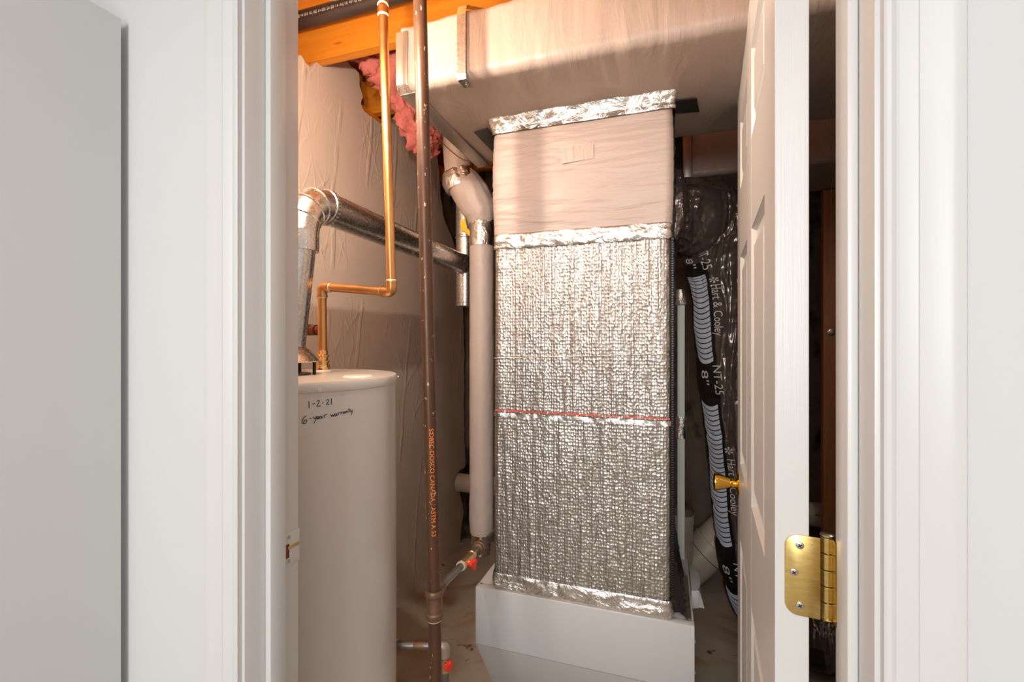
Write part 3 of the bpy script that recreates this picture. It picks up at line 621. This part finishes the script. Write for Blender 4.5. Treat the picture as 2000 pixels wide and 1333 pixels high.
# end tape, front and underside
ta = [onY(775, 190, Y0-0.004).x, onY(803, 190, Y0-0.004).x]
MB().box((XL-0.012, Y0-0.005, Z0+0.012), (XL+0.024, Y0-0.001, Z1-0.026)).build('end_tape', 'tape_grey', du_, bevel=0.001, label='grey end tape')
MB().hexa([(XL-0.012, Y0-0.004, Z0+0.012), (XL+0.024, Y0-0.004, Z0+0.012), (XL+0.026, Y0+0.014, Z0-0.005), (XL-0.012, Y0+0.014, Z0-0.005), (XL-0.012, Y0-0.001, Z0+0.016), (XL+0.024, Y0-0.001, Z0+0.016), (XL+0.024, Y0+0.014, Z0-0.001), (XL-0.012, Y0+0.014, Z0-0.001)]).build('end_tape', 'foil_tape', du_, smooth=False)
MB().box((XL-0.012, Y0+0.014, Z0-0.006), (XL+0.040, Y1+0.004, Z0-0.002)).build('end_tape', 'tape_grey', du_, bevel=0.001)
MB().box((XL-0.016, Y0+0.006, Z0+0.004), (XL-0.002, Y1-0.01, Z1-0.01)).build('end_cap', 'galvanised', du_, bevel=0.004)
# hanger straps
sx0 = onY(893, 90, Y0-0.006).x; sx1 = onY(910, 90, Y0-0.006).x
def strap(x0, x1, mat, lean):
    w_ = Vector((x1-x0, 0, 0)); pth = [Vector((x0+lean, 1.47, 2.47)), Vector((x0+lean*0.9, 1.428, 2.42)), Vector((x0, Y0-0.002, Z1+0.004)), Vector((x0, Y0-0.0075, Z1-0.02)), Vector((x0, Y0-0.0075, Z0+0.006)), Vector((x0, Y0-0.005, Z0-0.006)), Vector((x0+0.004, Y0+0.032, Z0-0.0085))]
    mb = MB(); n = len(pth); vs = []
    for i, q in enumerate(pth):
        t = (pth[min(i+1, n-1)]-pth[max(i-1, 0)]).normalized(); k = t.cross(w_).normalized()*0.0007
        vs += [q-k, q+w_-k, q+w_+k, q+k]
    fs = [(i*4+a, i*4+(a+1) % 4, i*4+4+(a+1) % 4, i*4+4+a) for i in range(n-1) for a in range(4)]+[(0, 1, 2, 3), (n*4-4, n*4-3, n*4-2, n*4-1)]
    return mb.add(vs, fs).build('hanger_strap', mat, du_, smooth=False)
strap(sx0, sx1, 'galvanised', -0.03)
sb = MB().lathe([(0.0035, 0), (0.0035, 0.002), (0.001, 0.003)], ((sx0+sx1)/2+0.003, Y0+0.018, Z0-0.009), (0, 0, -1), 12).build('strap_screw', 'screw_steel', du_)
# dark tape tabs under the duct beside the plenum collar
def tab(quad, mat):
    q = [onZ(a, b, Z0-0.0035) for a, b in quad]; MB().prism(q, (0, 0, -0.003)).build('tape_tab', mat, du_, smooth=False)
tab([(926, 258), (953, 250), (985, 290), (985, 318)], 'black_tape')
tab([(1318, 196), (1361, 191), (1366, 217), (1318, 221)], 'black_tape')

# ------------------------------------------------------------------ second wrapped duct behind
d3 = thing('branch_duct', (0.5, 2.3, 2.03), 'wrapped branch duct behind the trunk duct at right', 'duct')
wrapped_duct('insulation_wrap', 0.107, 1.04, 2.10, 2.5, 2.03, 2.36, 0.02, d3, 'wrap_main', 0.8, 70, 5.0)
MB().box((0.070, 2.085, 1.99), (0.105, 2.12, 2.36)).build('edge_tape', 'tape_grey', d3, bevel=0.002)
MB().box((-0.04, 2.10, 2.0), (0.068, 2.25, 2.36)).build('black_edge', 'black_band', d3, bevel=0.004)

# ------------------------------------------------------------------ plenum above the furnace
FT_P = 0.550
PX0, PX1 = -0.515, 0.0145; PY0, PY1 = 1.36, 1.70
pn = thing('plenum', ((PX0+PX1)/2, (PY0+PY1)/2, 0.545), 'tall furnace plenum in bubble foil below beige wrap', 'plenum')
MB().box((PX0+0.006, PY0+0.02, FT_P+0.002), (PX1-0.006, PY1, 2.03)).build('casing', 'galvanised', pn, smooth=False)
def blanket(z0, z1, fn, nx=130, nz_=90, x0=PX0, x1=PX1, y0=PY0, r=0.022, depth=0.3):
    # front sheet that rolls round both side edges
    path = []
    for k in range(9): a = math.pi-math.pi/2*k/8*1.0; path.append((x0+r+r*math.cos(a), y0+r-r*math.sin(a), 1-0))
    path = [(x0, y0+depth)] + [(p[0], p[1]) for p in path]
    m_ = nx
    for k in range(1, m_): path.append((x0+r+(x1-x0-2*r)*k/m_, y0))
    for k in range(9): a = math.pi/2-math.pi/2*k/8; path.append((x1-r+r*math.cos(a), y0+r-r*math.sin(a)))
    path.append((x1, y0+depth))
    vs = []; n = len(path)
    for j in range(nz_+1):
        z = z0+(z1-z0)*j/nz_
        for (x_, y_) in path:
            s = 1 if y_ < y0+depth-0.01 else 0
            e = fn(x_, z)*s
            ox = 0
            if x_ < x0+r: ox = -e*0.5
            if x_ > x1-r: ox = e*0.5
            vs.append((x_+ox, y_-e, z))
    fs = [(j*n+i, j*n+i+1, (j+1)*n+i+1, (j+1)*n+i) for j in range(nz_) for i in range(n-1)]
    return MB().add(vs, fs)
def wrapf(x_, z):
    t = (z-1.66)/(2.0-1.66); b = 0.007*math.sin(math.pi*min(max(t, 0), 1))
    return b + 0.0022*nz(x_*6, z*60, 1.0) + 0.0016*nz(x_*14, z*120, 4.0) - 0.004*math.exp(-(((x_+0.29)/0.05)**2+((z-1.87)/0.03)**2))
blanket(1.655, 2.015, wrapf, x0=PX0-0.003, x1=PX1+0.004).build('insulation_wrap', 'wrap_plenum', pn, angle=60)
q0 = onY(1097, 302, PY0-0.006); pq = [onY(1097, 289, PY0-0.008), onY(1159, 281, PY0-0.008), onY(1160, 309, PY0-0.008), onY(1098, 320, PY0-0.008)]
MB().prism(pq, (0, 0.004, 0)).build('tape_patch', 'wrap_main', pn, smooth=False)
def bubf(s):
    def f(x_, z): return 0.0025*nz(x_*9+s, z*3, s)+0.0028*max(0, 0.32-abs(nz(x_*30+s, z*1.1, s+2)))*3-0.002+0.0010*nz(x_*60, z*50, s)
    return f
blanket(1.105, 1.63, bubf(1.3), 200, 110).build('bubble_foil_sheet', 'bubble_foil', pn, angle=60)
blanket(0.585, 1.112, bubf(8.1), 200, 110, x0=PX0-0.003, y0=PY0-0.002).build('bubble_foil_sheet', 'bubble_foil', pn, angle=60)
def crf(a, s, z0=0, z1=1): return lambda x_, z: max(0, math.sin(math.pi*min(1, max(0, (z-z0)/(z1-z0)))))**0.4*a*(0.004+0.0055*nz(x_*26+s, z*40, s)+0.004*abs(nz(x_*55, z*60, s+3)))
blanket(1.617, 1.664, crf(0.9, 2.0, 1.617, 1.664), 130, 14, x0=PX0-0.002, x1=PX1+0.002, y0=PY0-0.001).build('foil_tape_band', 'foil_tape', pn, angle=70)
blanket(0.551, 0.602, crf(0.6, 5.0, 0.551, 0.602), 130, 14, x0=PX0-0.005, x1=PX1+0.005, y0=PY0-0.003).build('foil_tape_band', 'foil_tape', pn, angle=70)
def topf(x_, z): return 0.003+0.006*abs(nz(x_*18, z*30, 9))+0.012*math.exp(-((x_-PX0)/0.06)**2)*abs(nz(x_*40, z*50, 2))+0.012*math.exp(-((x_-PX1)/0.05)**2)*abs(nz(x_*40, z*50, 7))+max(0, (z-1.995))*0.5
blanket(1.978, 2.024, topf, 130, 14, x0=PX0-0.006, x1=PX1+0.008, y0=PY0-0.004).build('foil_tape_band', 'foil_tape', pn, angle=70)
# seam between the sheets and the printed line
zs = lambda x_: 1.276+0.017*(x_-PX0)/(PX1-PX0)
mb = MB(); vs = []
N_ = 120
mb.tube([Vector((PX0+0.006+(PX1-PX0-0.012)*i/N_, PY0-0.0035+0.001*nz(i*0.4), zs(PX0+(PX1-PX0)*i/N_)+0.001*nz(i*0.5, 3))) for i in range(N_+1)], 0.0016, 6).build('seam', 'foil_tape', pn)
rd = MB()
for i in range(150):
    if random.random() < 0.12: continue
    x_ = PX0+0.004+(PX1-PX0-0.006)*i/150; z_ = 1.112+0.002*nz(i*0.2); h = random.uniform(0.003, 0.0062)
    rd.box((x_, PY0-0.0072, z_-h/2), (x_+0.0024, PY0-0.0005, z_+h/2))
rd.build('red_print_line', 'print_red', pn, smooth=False, kind='stuff')
mb = MB(); blanket(1.092, 1.106, lambda x_, z: 0.004+0.004*nz(x_*45, z*60, 1.7), 140, 4, y0=PY0-0.002).build('sheet_lip', 'foil_tape', pn, angle=70)
# black insulation on the right side
def sidef(u, v):
    z = 0.56+1.45*v; y = PY0+0.035+0.30*u; return Vector((PX1+0.010+0.006*nz(y*20, z*30, 2)+0.004*nz(z*90, y*10)+ (0.03*max(0, (0.72-z)/0.16) if z < 0.72 else 0), y, z))
sd = MB(); sd.grid(sidef, 24, 220); sd.grid(lambda u, v: Vector((PX1-0.006+(sidef(0, v).x-PX1+0.006)*u, PY0+0.02+0.015*u, 0.56+1.45*v)), 4, 220); sd.build('side_insulation', 'black_band', pn, angle=60)
st = MB()
for i in range(150):
    z_ = 0.60+1.02*i/150; st.box((PX1+0.001, PY0+0.004, z_), (PX1+0.0065+0.002*nz(i*0.7), PY0+0.016, z_+0.0045))
st.build('frayed_edge', 'black_band', pn, smooth=False, kind='stuff')
ft = MB().grid(lambda u, v: Vector((PX1+0.004+0.050*u, PY0-0.004+0.015*u+0.26*v, 0.556+0.05*(1-u)**2+0.006*nz(u*6, v*14, 3))), 14, 40); ft.build('foot_foil', 'foil_dull', pn, angle=70)

# ------------------------------------------------------------------ furnace
FX0, FX1, FY0 = -0.573, 0.0755, 1.351
fu = thing('furnace', ((FX0+FX1)/2, 1.7, 0.0), 'light grey furnace cabinet with sloping lower front', 'furnace')
FT = 0.550; FB = 0.368
MB().hexa([(FX0, FY0, FB), (FX1, FY0, FB), (FX1, FY0+0.03, FB), (FX0, FY0+0.03, FB), (FX0, FY0, FT), (FX1, FY0, FT), (FX1, FY0+0.03, FT), (FX0, FY0+0.03, FT)]).build('front_panel', 'furnace_enamel', fu, bevel=0.003)
MB().box((FX0+0.001, FY0+0.03, FB), (FX1-0.001, 2.0, FT-0.001)).build('upper_cabinet', 'furnace_enamel', fu, bevel=0.002)
s0, s1 = FY0+0.002, FY0+0.19
MB().hexa([(FX0, s1, 0.08), (FX1, s1, 0.08), (FX1, 2.0, 0.08), (FX0, 2.0, 0.08), (FX0, s0, FB-0.002), (FX1, s0, FB-0.002), (FX1, 2.0, FB-0.002), (FX0, 2.0, FB-0.002)]).build('sloped_panel', 'furnace_enamel', fu, bevel=0.002)
MB().box((FX0, s1, 0.0), (FX1, 2.0, 0.08)).build('base_cabinet', 'furnace_enamel', fu, bevel=0.002)
for (x_, y_, z_, ax) in ((FX0+0.012, FY0+0.02, FT, (0, 0, 1)), (FX0+0.045, FY0+0.05, FT, (0, 0, 1)), (FX1, FY0+0.015, FT-0.05, (1, 0, 0)), (FX1, FY0+0.015, FT-0.135, (1, 0, 0))):
    MB().lathe([(0.0045, 0), (0.0042, 0.002), (0.001, 0.004)], (x_, y_, z_), ax, 12).build('screw', 'screw_steel', fu)
# white D shaped outlet hood on the right flank
hd = thing('hood', (FX1, 1.62, 0.45), 'x', 'x'); del hd['label']; del hd['category']; hd.parent = fu; hd.location = Vector((FX1, 1.62, 0.45))-ORG[fu.name]; hd['label'] = 'white rounded outlet hood on the flank'
hc = [(FX1+0.001, 1.705, 0.497)]+[(FX1+0.001+0.030*math.sin(math.pi*k/18), 1.615+0.088*math.cos(math.pi*k/18), 0.497) for k in range(1, 15)]+[(FX1+0.024, 1.545, 0.497), (FX1+0.001, 1.535, 0.497)]
MB().prism(hc, (0, 0, 0.056)).build('hood_body', 'furnace_enamel', hd, bevel=0.0015)
MB().hexa([(FX1+0.023, 1.545, 0.500), (FX1+0.040, 1.555, 0.494), (FX1+0.040, 1.600, 0.494), (FX1+0.026, 1.600, 0.500), (FX1+0.022, 1.548, 0.550), (FX1+0.026, 1.552, 0.545), (FX1+0.030, 1.600, 0.545), (FX1+0.026, 1.600, 0.550)]).build('hood_flap', 'furnace_enamel', hd, smooth=False)
cord = catmull([Vector((FX0-0.004, 1.40, 0.45)), Vector((FX0-0.006, 1.39, 0.39)), Vector((FX0+0.002, 1.41, 0.335)), Vector((FX0+0.03, 1.47, 0.32)), Vector((FX0+0.05, 1.6, 0.38))], 8)
MB().tube(cord, 0.006, 12).build('power_cord', 'cord_black', fu)

# ------------------------------------------------------------------ insulated combustion air duct left of the plenum
ip = thing('insulated_air_duct', tuple(P(941, 1080, 2.05)), 'slim beige wrapped air duct hanging left of plenum', 'duct')
s_lo = P(941, 1037, 2.05); s_hi = P(941, 468, 2.05)
rr = [0.050, 0.054]+[0.0545]*22; pt = [s_lo+Vector((0, 0, -0.006)), s_lo+Vector((0, 0, 0.012))]+[s_lo+(s_hi-s_lo)*(i/21) for i in range(1, 23)]
MB().tube(pt, rr[:len(pt)], 36, disp=lambda i, a: 0.0022*nz(i*0.9, math.cos(a)*2, math.sin(a)*2)+(0.003*nz(i*3, math.cos(a)*3, math.sin(a)*3) if i < 5 else 0)).build('lower_sleeve', 'wrap_pipe', ip, angle=60)
MB().tube([P(939, 1080, 2.05), P(941, 1030, 2.05)], 0.044, 32).build('metal_end', 'galvanised', ip)
MB().tube([s_lo+Vector((0, 0, -0.009)), s_lo+Vector((0, 0, -0.002))], 0.0495, 30).build('wool_ring', 'yellow_wool', ip)
MB().tube([P(941, 482, 2.05), P(941, 455, 2.05), P(941, 430, 2.05)], [0.0565, 0.0575, 0.058], 36, disp=lambda i, a: 0.001*nz(a*3, i)).build('tape_collar', 'foil_tape', ip)
ep = catmull([P(941, 440, 2.05), P(938, 415, 2.05), P(922, 382, 2.05), P(902, 352, 2.05), P(893, 330, 2.05)], 8)
ne = len(ep)
MB().tube(ep, [0.056+0.024*math.sin(math.pi*i/(ne-1)) for i in range(ne)], 40, disp=lambda i, a: 0.005*nz(i*0.16, math.cos(a)*8, math.sin(a)*8)+0.002*nz(i*0.5, math.cos(a)*9, math.sin(a)*9)).build('elbow_wrap', 'wrap_pipe', ip, angle=60)
up = [P(896, 342, 2.05), P(892, 290, 2.04), P(890, 200, 2.03), P(890, 120, 2.03)]
MB().tube(up, 0.061, 32).build('upper_sleeve', 'wrap_pipe', ip)
MB().tube([P(904, 368, 2.05), P(899, 354, 2.05), P(894, 336, 2.05)], [0.076, 0.080, 0.068], 40, disp=lambda i, a: 0.009*nz(math.cos(a)*4, math.sin(a)*4, i*2.0+3)).build('foil_collar', 'foil_tape', ip, angle=70)
yw = MB()
yp = [P(908, 424, 1.93), P(912, 445, 1.93), P(918, 452, 1.93), P(917, 462, 1.94), P(910, 455, 1.94), P(901, 450, 1.94), P(899, 436, 1.94)]
yw.prism(yp, FW*0.02).build('wool_tuft', 'yellow_wool', ip, smooth=False, label='yellow glass wool tuft')
wire = catmull([P(848, 262, 1.98), P(875, 290, 1.92), P(905, 312, 1.86), P(940, 317, 1.80), P(975, 322, 1.75)], 8)
MB().tube(wire, 0.0016, 8).build('thin_wire', 'copper_dark', label='thin copper wire sagging under the trunk duct', cat='wire')

# ------------------------------------------------------------------ black flexible duct
fx = [P(1290, 420, 1.80), P(1335, 418, 1.86), P(1385, 445, 1.92), P(1420, 520, 1.95), P(1428, 620, 1.95), P(1434, 740, 1.95), P(1449, 880, 1.96), P(1459, 1010, 1.96), P(1474, 1120, 1.95), P(1510, 1200, 1.93), P(1580, 1238, 1.88), P(1680, 1250, 1.80), P(1760, 1262, 1.76)]
fr_ = [0.10, 0.145, 0.175, 0.172, 0.155, 0.145, 0.141, 0.138, 0.136, 0.134, 0.132, 0.130, 0.13]
for i in range(len(fx)):
    if fx[i].z < fr_[i]+0.012: fx[i].z = fr_[i]+0.012
NS = 16
fp = catmull(fx, NS); nfp = len(fp)
def frad(i): t = i/NS; k = min(int(t), len(fr_)-2); return fr_[k]+(fr_[k+1]-fr_[k])*(t-k)
Tn = [(fp[min(i+1, nfp-1)]-fp[max(i-1, 0)]).normalized() for i in range(nfp)]
arcl = [0.0]
for i in range(1, nfp): arcl.append(arcl[-1]+(fp[i]-fp[i-1]).length)
def fframe(i):
    c = (CAM-fp[i]); n_ = c-Tn[i]*c.dot(Tn[i]); n_.normalize(); return n_, Tn[i].cross(n_)
def fdisp(i, a):
    s = arcl[i]; x_, y_ = math.cos(a), math.sin(a)
    k = max(0, min(1, (0.72-s)/0.35))*(0.35+0.65*max(0, min(1, (0.75-x_)/0.5)) if s > 0.1 else 1)           # strong gathered folds at the bend
    e = k*(0.022*nz(s*5+2*y_, x_*6, y_*6)+0.022*abs(nz(s*8, x_*9+3, y_*9))-0.008)
    e += (1-k)*(0.006*nz(s*9, x_*2, y_*2)-0.010*math.exp(-((s*6.5) % 1-0.5)**2/0.004)*(0.5+0.5*nz(s*2, x_, y_)))
    return e + 0.003*nz(s*40, x_*4, y_*4)
NF = 72
def fsurf(sv, a, lift=0.0):
    i = 0
    lo, hi = 0, nfp-1
    while hi-lo > 1:
        md = (lo+hi)//2
        if arcl[md] <= sv: lo = md
        else: hi = md
    t = max(0, min(1, (sv-arcl[lo])/(arcl[hi]-arcl[lo])))
    def pt(i):
        n_, b_ = fframe(i); r_ = frad(i)+fdisp(i, a)+lift; return fp[i]+(n_*math.cos(a)+b_*math.sin(a))*r_
    return pt(lo)*(1-t)+pt(hi)*t
fd = thing('flexible_duct', (fx[6].x, fx[6].y, 0.0), 'black plastic jacketed flexible duct behind the open door', 'duct')
vs = []
for i in range(nfp):
    n_, b_ = fframe(i)
    for k in range(NF):
        a = 2*math.pi*k/NF; vs.append(fp[i]+(n_*math.cos(a)+b_*math.sin(a))*(frad(i)+fdisp(i, a)))
fs = [(i*NF+k, i*NF+(k+1) % NF, (i+1)*NF+(k+1) % NF, (i+1)*NF+k) for i in range(nfp-1) for k in range(NF)]+[tuple(range(NF)), tuple(range((nfp-1)*NF, nfp*NF))]
MB().add(vs, fs).build('jacket', 'black_film', fd, angle=70)
# which arc length shows at a given image row (front of the duct)
def s_at(py):
    best, bs = 1e9, 0
    for i in range(NS*2, nfp):
        q = fp[i]-CAM; y_ = 666.5-F*q.z/q.dot(FW)
        if abs(y_-py) < best: best, bs = abs(y_-py), arcl[i]
    return bs
SG = -1 if fframe(NS*6)[1].dot(RT) > 0 else 1       # sign of angle that turns to the left of the picture
def band(s0, s1, a0, a1, mat, name, lift, lab=None, n=None):
    n = n or max(4, int((s1-s0)/0.012)); mb = MB(); mb.grid(lambda u, v: fsurf(s0+(s1-s0)*v, SG*(a0+(a1-a0)*u), lift), 14, n); return mb.build(name, mat, fd, angle=70, label=lab)
AC, AW = 0.80, 0.30
band(s_at(485), s_at(1240), 0.42, 1.25, 'black_band', 'print_band', 0.0025, 'matt black printed band')
def crescents(s0, s1):
    n = max(2, int(round((s1-s0)/0.0205)))
    mb = MB(); m_ = 12
    for i in range(n):
        sa = s0+(s1-s0)*i/n; th = (s1-s0)/n*0.80; vs = []
        for k in range(m_+1):
            u = -1+2*k/m_; a = SG*(AC-AW*u); d = 0.017*(1-u*u)+0.006*u
            lo_ = fsurf(sa+d, a, 0.0042); hi_ = fsurf(sa+d+th, a, 0.0042); vs += [lo_, hi_]
        mb.add(vs, [(2*k, 2*k+1, 2*k+3, 2*k+2) for k in range(m_)])
    mb.build('printed_crescents', 'print_blue', fd, smooth=False, kind='stuff')
crescents(s_at(520), s_at(700)); crescents(s_at(772), s_at(1050)); crescents(s_at(1128), s_at(1225))
def ftext(txt, s0, ang, size, length, mat, tilt=0.0):
    vs, fs = text2d(txt); xs = [v[0] for v in vs]; ys = [v[1] for v in vs]; x0, x1 = min(xs), max(xs); ym = (min(ys)+max(ys))/2; k = length/(x1-x0)
    mb = MB(); out = []
    for (x_, y_) in vs:
        sv = s0+(x_-x0)*k; a = SG*(ang-(y_-ym)*size/0.14); out.append(fsurf(sv, a, 0.0042))
    mb.add(out, fs).build('lettering', mat, fd, smooth=False, label='printed words %s' % txt if '"' not in txt else 'printed size 8 inch')
def flake(s0, ang):
    mb = MB()
    for k in range(6):
        a = math.pi*k/3; ds, da = math.cos(a), math.sin(a)
        def q(r_, w_): return fsurf(s0+ds*r_-da*w_, SG*(ang+(da*r_+ds*w_)/0.14), 0.0042)
        mb.add([q(0.003, -0.0012), q(0.003, 0.0012), q(0.015, 0.0042), q(0.017, 0), q(0.015, -0.0042)], [(0, 1, 2, 3, 4)])
    mb.build('logo_mark', 'print_white', fd, smooth=False)
for (yy, y2) in ((562, 655), (878, 985)):
    flake(s_at(yy-14), 0.33); ftext('Hart & Cooley', s_at(yy), 0.33, 0.044, s_at(y2)-s_at(yy), 'print_white')
for yy, k_, b_ in ((486, 1.75, 0.06), (733, 1, 0), (1100, 1, 0)):
    ftext('8"', s_at(yy)-0.03-b_*0.8, 0.80, 0.05, 0.055*k_, 'print_white'); ftext('NT-25', s_at(yy)-0.05-b_*1.6, 0.40, 0.045, 0.11*k_, 'print_white')
# gathered collar where the jacket meets the plenum
gc = catmull([P(1322, 335, 1.72), P(1326, 380, 1.72), P(1322, 425, 1.72), P(1314, 470, 1.72)], 8)
MB().tube(gc, [0.016+0.014*math.sin(math.pi*(i+2)/(len(gc)+3)) for i in range(len(gc))], 24, disp=lambda i, a: 0.006*nz(i*0.35, math.cos(a)*4, math.sin(a)*4)).build('gathered_collar', 'black_film', fd, angle=70)

# ------------------------------------------------------------------ pale conduit beside the plenum
k0 = P(1330, 1112, 1.66); k1 = P(1330, 596, 1.66)
kd = thing('white_conduit', tuple(k0), 'slim pale green conduit standing right of the plenum', 'conduit')
MB().box((k0.x-0.013, k0.y-0.01, k0.z), (k0.x+0.013, k0.y+0.01, k1.z)).build('tube', 'conduit_paint', kd, bevel=0.004)
MB().tube([k1, k1+Vector((-0.002, 0, 0.02)), k1+Vector((-0.004, 0, 0.055))], [0.019, 0.017, 0.014], 16, disp=lambda i, a: 0.003*nz(a*4, i)).build('foil_cuff', 'foil_tape', kd)
kz = P(1330, 818, 1.66).z
MB().tube([Vector((k0.x, k0.y, kz+a)) for a in (-0.07, -0.03, 0, 0.008)], [0.0185, 0.0175, 0.019, 0.017], 12, disp=lambda i, a: 0.002*nz(a*4, i)).build('foil_cuff', 'foil_tape', kd)
MB().box((k0.x-0.016, k0.y-0.02, k0.z-0.09), (k0.x+0.02, k0.y+0.004, k0.z+0.004)).build('foot_bracket', 'conduit_paint', kd, bevel=0.003)

# ------------------------------------------------------------------ white plastic drain pipes
def pvc_pipe(x0, x1, y, z, R, label):
    t = thing('pvc_pipe', (x0, y, z), label, 'pipe'); MB().tube([(x0, y, z), (x1, y, z)], R, 36).build('tube', 'pvc', t); return t
pa = onX(882, 943, WL+0.002); py_ = 2.70
pz = onY(900, 943, py_).z
p1 = pvc_pipe(-1.262, -0.62, py_, pz, 0.057, 'cream plastic pipe leaving the torn plaster low at left')
def pvc_text(t, txt, p_from, p_to, R): pipe_text(txt, p_from, p_to, R, 0.05, 0.014, 'ink', t, 'lettering', 'black printed letters', -1)
q0 = onY(903, 947, py_-0.057); pvc_text(p1, 'CHARLOTTE', Vector((q0.x, py_, pz-0.006)), Vector((q0.x+0.13, py_, pz-0.006)), 0.057)
pz2 = onY(1600, 1006, 2.62).z
p2 = pvc_pipe(0.50, 1.04, 2.62, pz2, 0.057, 'cream plastic pipe seen low through the door hinge gap')
q0 = onY(1591, 1009, 2.563); pvc_text(p2, 'AHB', Vector((q0.x, 2.62, pz2)), Vector((q0.x+0.048, 2.62, pz2)), 0.057)
# wye with cleanout
wy = thing('drain_wye', tuple(P(1340, 1180, 2.5)), 'white plastic drain wye with capped upright behind furnace', 'pipe')
wa = P(1318, 1130, 2.5); wb = P(1374, 1080, 2.48); wc = P(1432, 1027, 2.46); ax = (wc-wa).normalized(); R_ = 0.102
wa = wb - ax*0.17
MB().tube([wa, wb-ax*0.002], R_, 40).build('body', 'pvc', wy)
MB().tube([wb-ax*0.002, wb+ax*0.004], R_-0.004, 40).build('joint', 'pvc_cap', wy)
MB().tube([wb+ax*0.003, wb+ax*0.055, wb+ax*0.057, wb+ax*0.066, wb+ax*0.068, wb+ax*0.24], [R_, R_, R_+0.006, R_+0.006, R_, R_], 40).build('hub', 'pvc', wy)
vx = P(1333, 1050, 2.44)
MB().tube([Vector((vx.x, vx.y, 0.12)), P(1333, 1005, 2.44)], 0.054, 36).build('upright', 'pvc', wy)
MB().tube([P(1333, 1056, 2.44), P(1333, 1054, 2.44)], 0.057, 36).build('ridge', 'pvc', wy)
MB().tube([P(1333, 1020, 2.44), P(1333, 1003, 2.44)], 0.058, 36).build('collar', 'pvc', wy)
MB().lathe([(0.056, 0), (0.056, 0.02), (0.046, 0.036), (0.02, 0.042), (0.001, 0.043)], P(1333, 1004, 2.44), n=32).build('cap', 'pvc_cap', wy)

# ------------------------------------------------------------------ things glimpsed through the hinge gap
sl = onY(1608, 600, 2.45)
MB().box((sl.x, 2.45, 0.0), (sl.x+0.089, 2.488, 2.02)).build('timber_stud', 'stud_wood', label='brown timber stud seen through the gap beside hinge', cat='stud', bevel=0.002)
bz = onY(1618, 650, 2.45).z
bt = MB().lathe([(0.017, 0), (0.017, 0.004), (0.011, 0.006), (0.011, 0.012), (0.001, 0.013)], (sl.x+0.03, 2.45, bz), (0, -1, 0), 6); bt.build('stud_bolt', 'screw_steel', label='grey bolt head fixed to the brown timber stud', cat='bolt')
def fluff(path, rad, name, label, seed=0, n=36, sub=12, amp=0.5):
    pp = catmull(path, sub); k = len(pp); rr = [rad[min(int(i/sub), len(rad)-1)]*(1-(i % sub)/sub)+rad[min(int(i/sub)+1, len(rad)-1)]*((i % sub)/sub) for i in range(k)]
    return MB().tube(pp, rr, n, disp=lambda i, a: rr[i]*amp*(nz(i*0.22+seed, math.cos(a)*1.6, math.sin(a)*1.6)+0.6*nz(i*0.5+seed, math.cos(a)*4, math.sin(a)*4))).build(name, 'pink_wool', label=label, cat='insulation', angle=70)
fluff([P(1570, 712, 2.75), P(1580, 760, 2.72), P(1592, 820, 2.70), P(1600, 885, 2.70)], [0.09, 0.13, 0.13, 0.10], 'pink_insulation', 'pink glass wool bundle seen through the door hinge gap', 4)
fluff([P(690, 98, 1.90), P(730, 112, 1.88), P(765, 140, 1.86), P(785, 200, 1.90), P(806, 248, 1.95), P(832, 280, 2.0), P(846, 306, 2.03)], [0.03, 0.06, 0.08, 0.055, 0.05, 0.065, 0.03], 'pink_insulation', 'pink glass wool batt hanging from joists behind pipes', 1, amp=0.65)
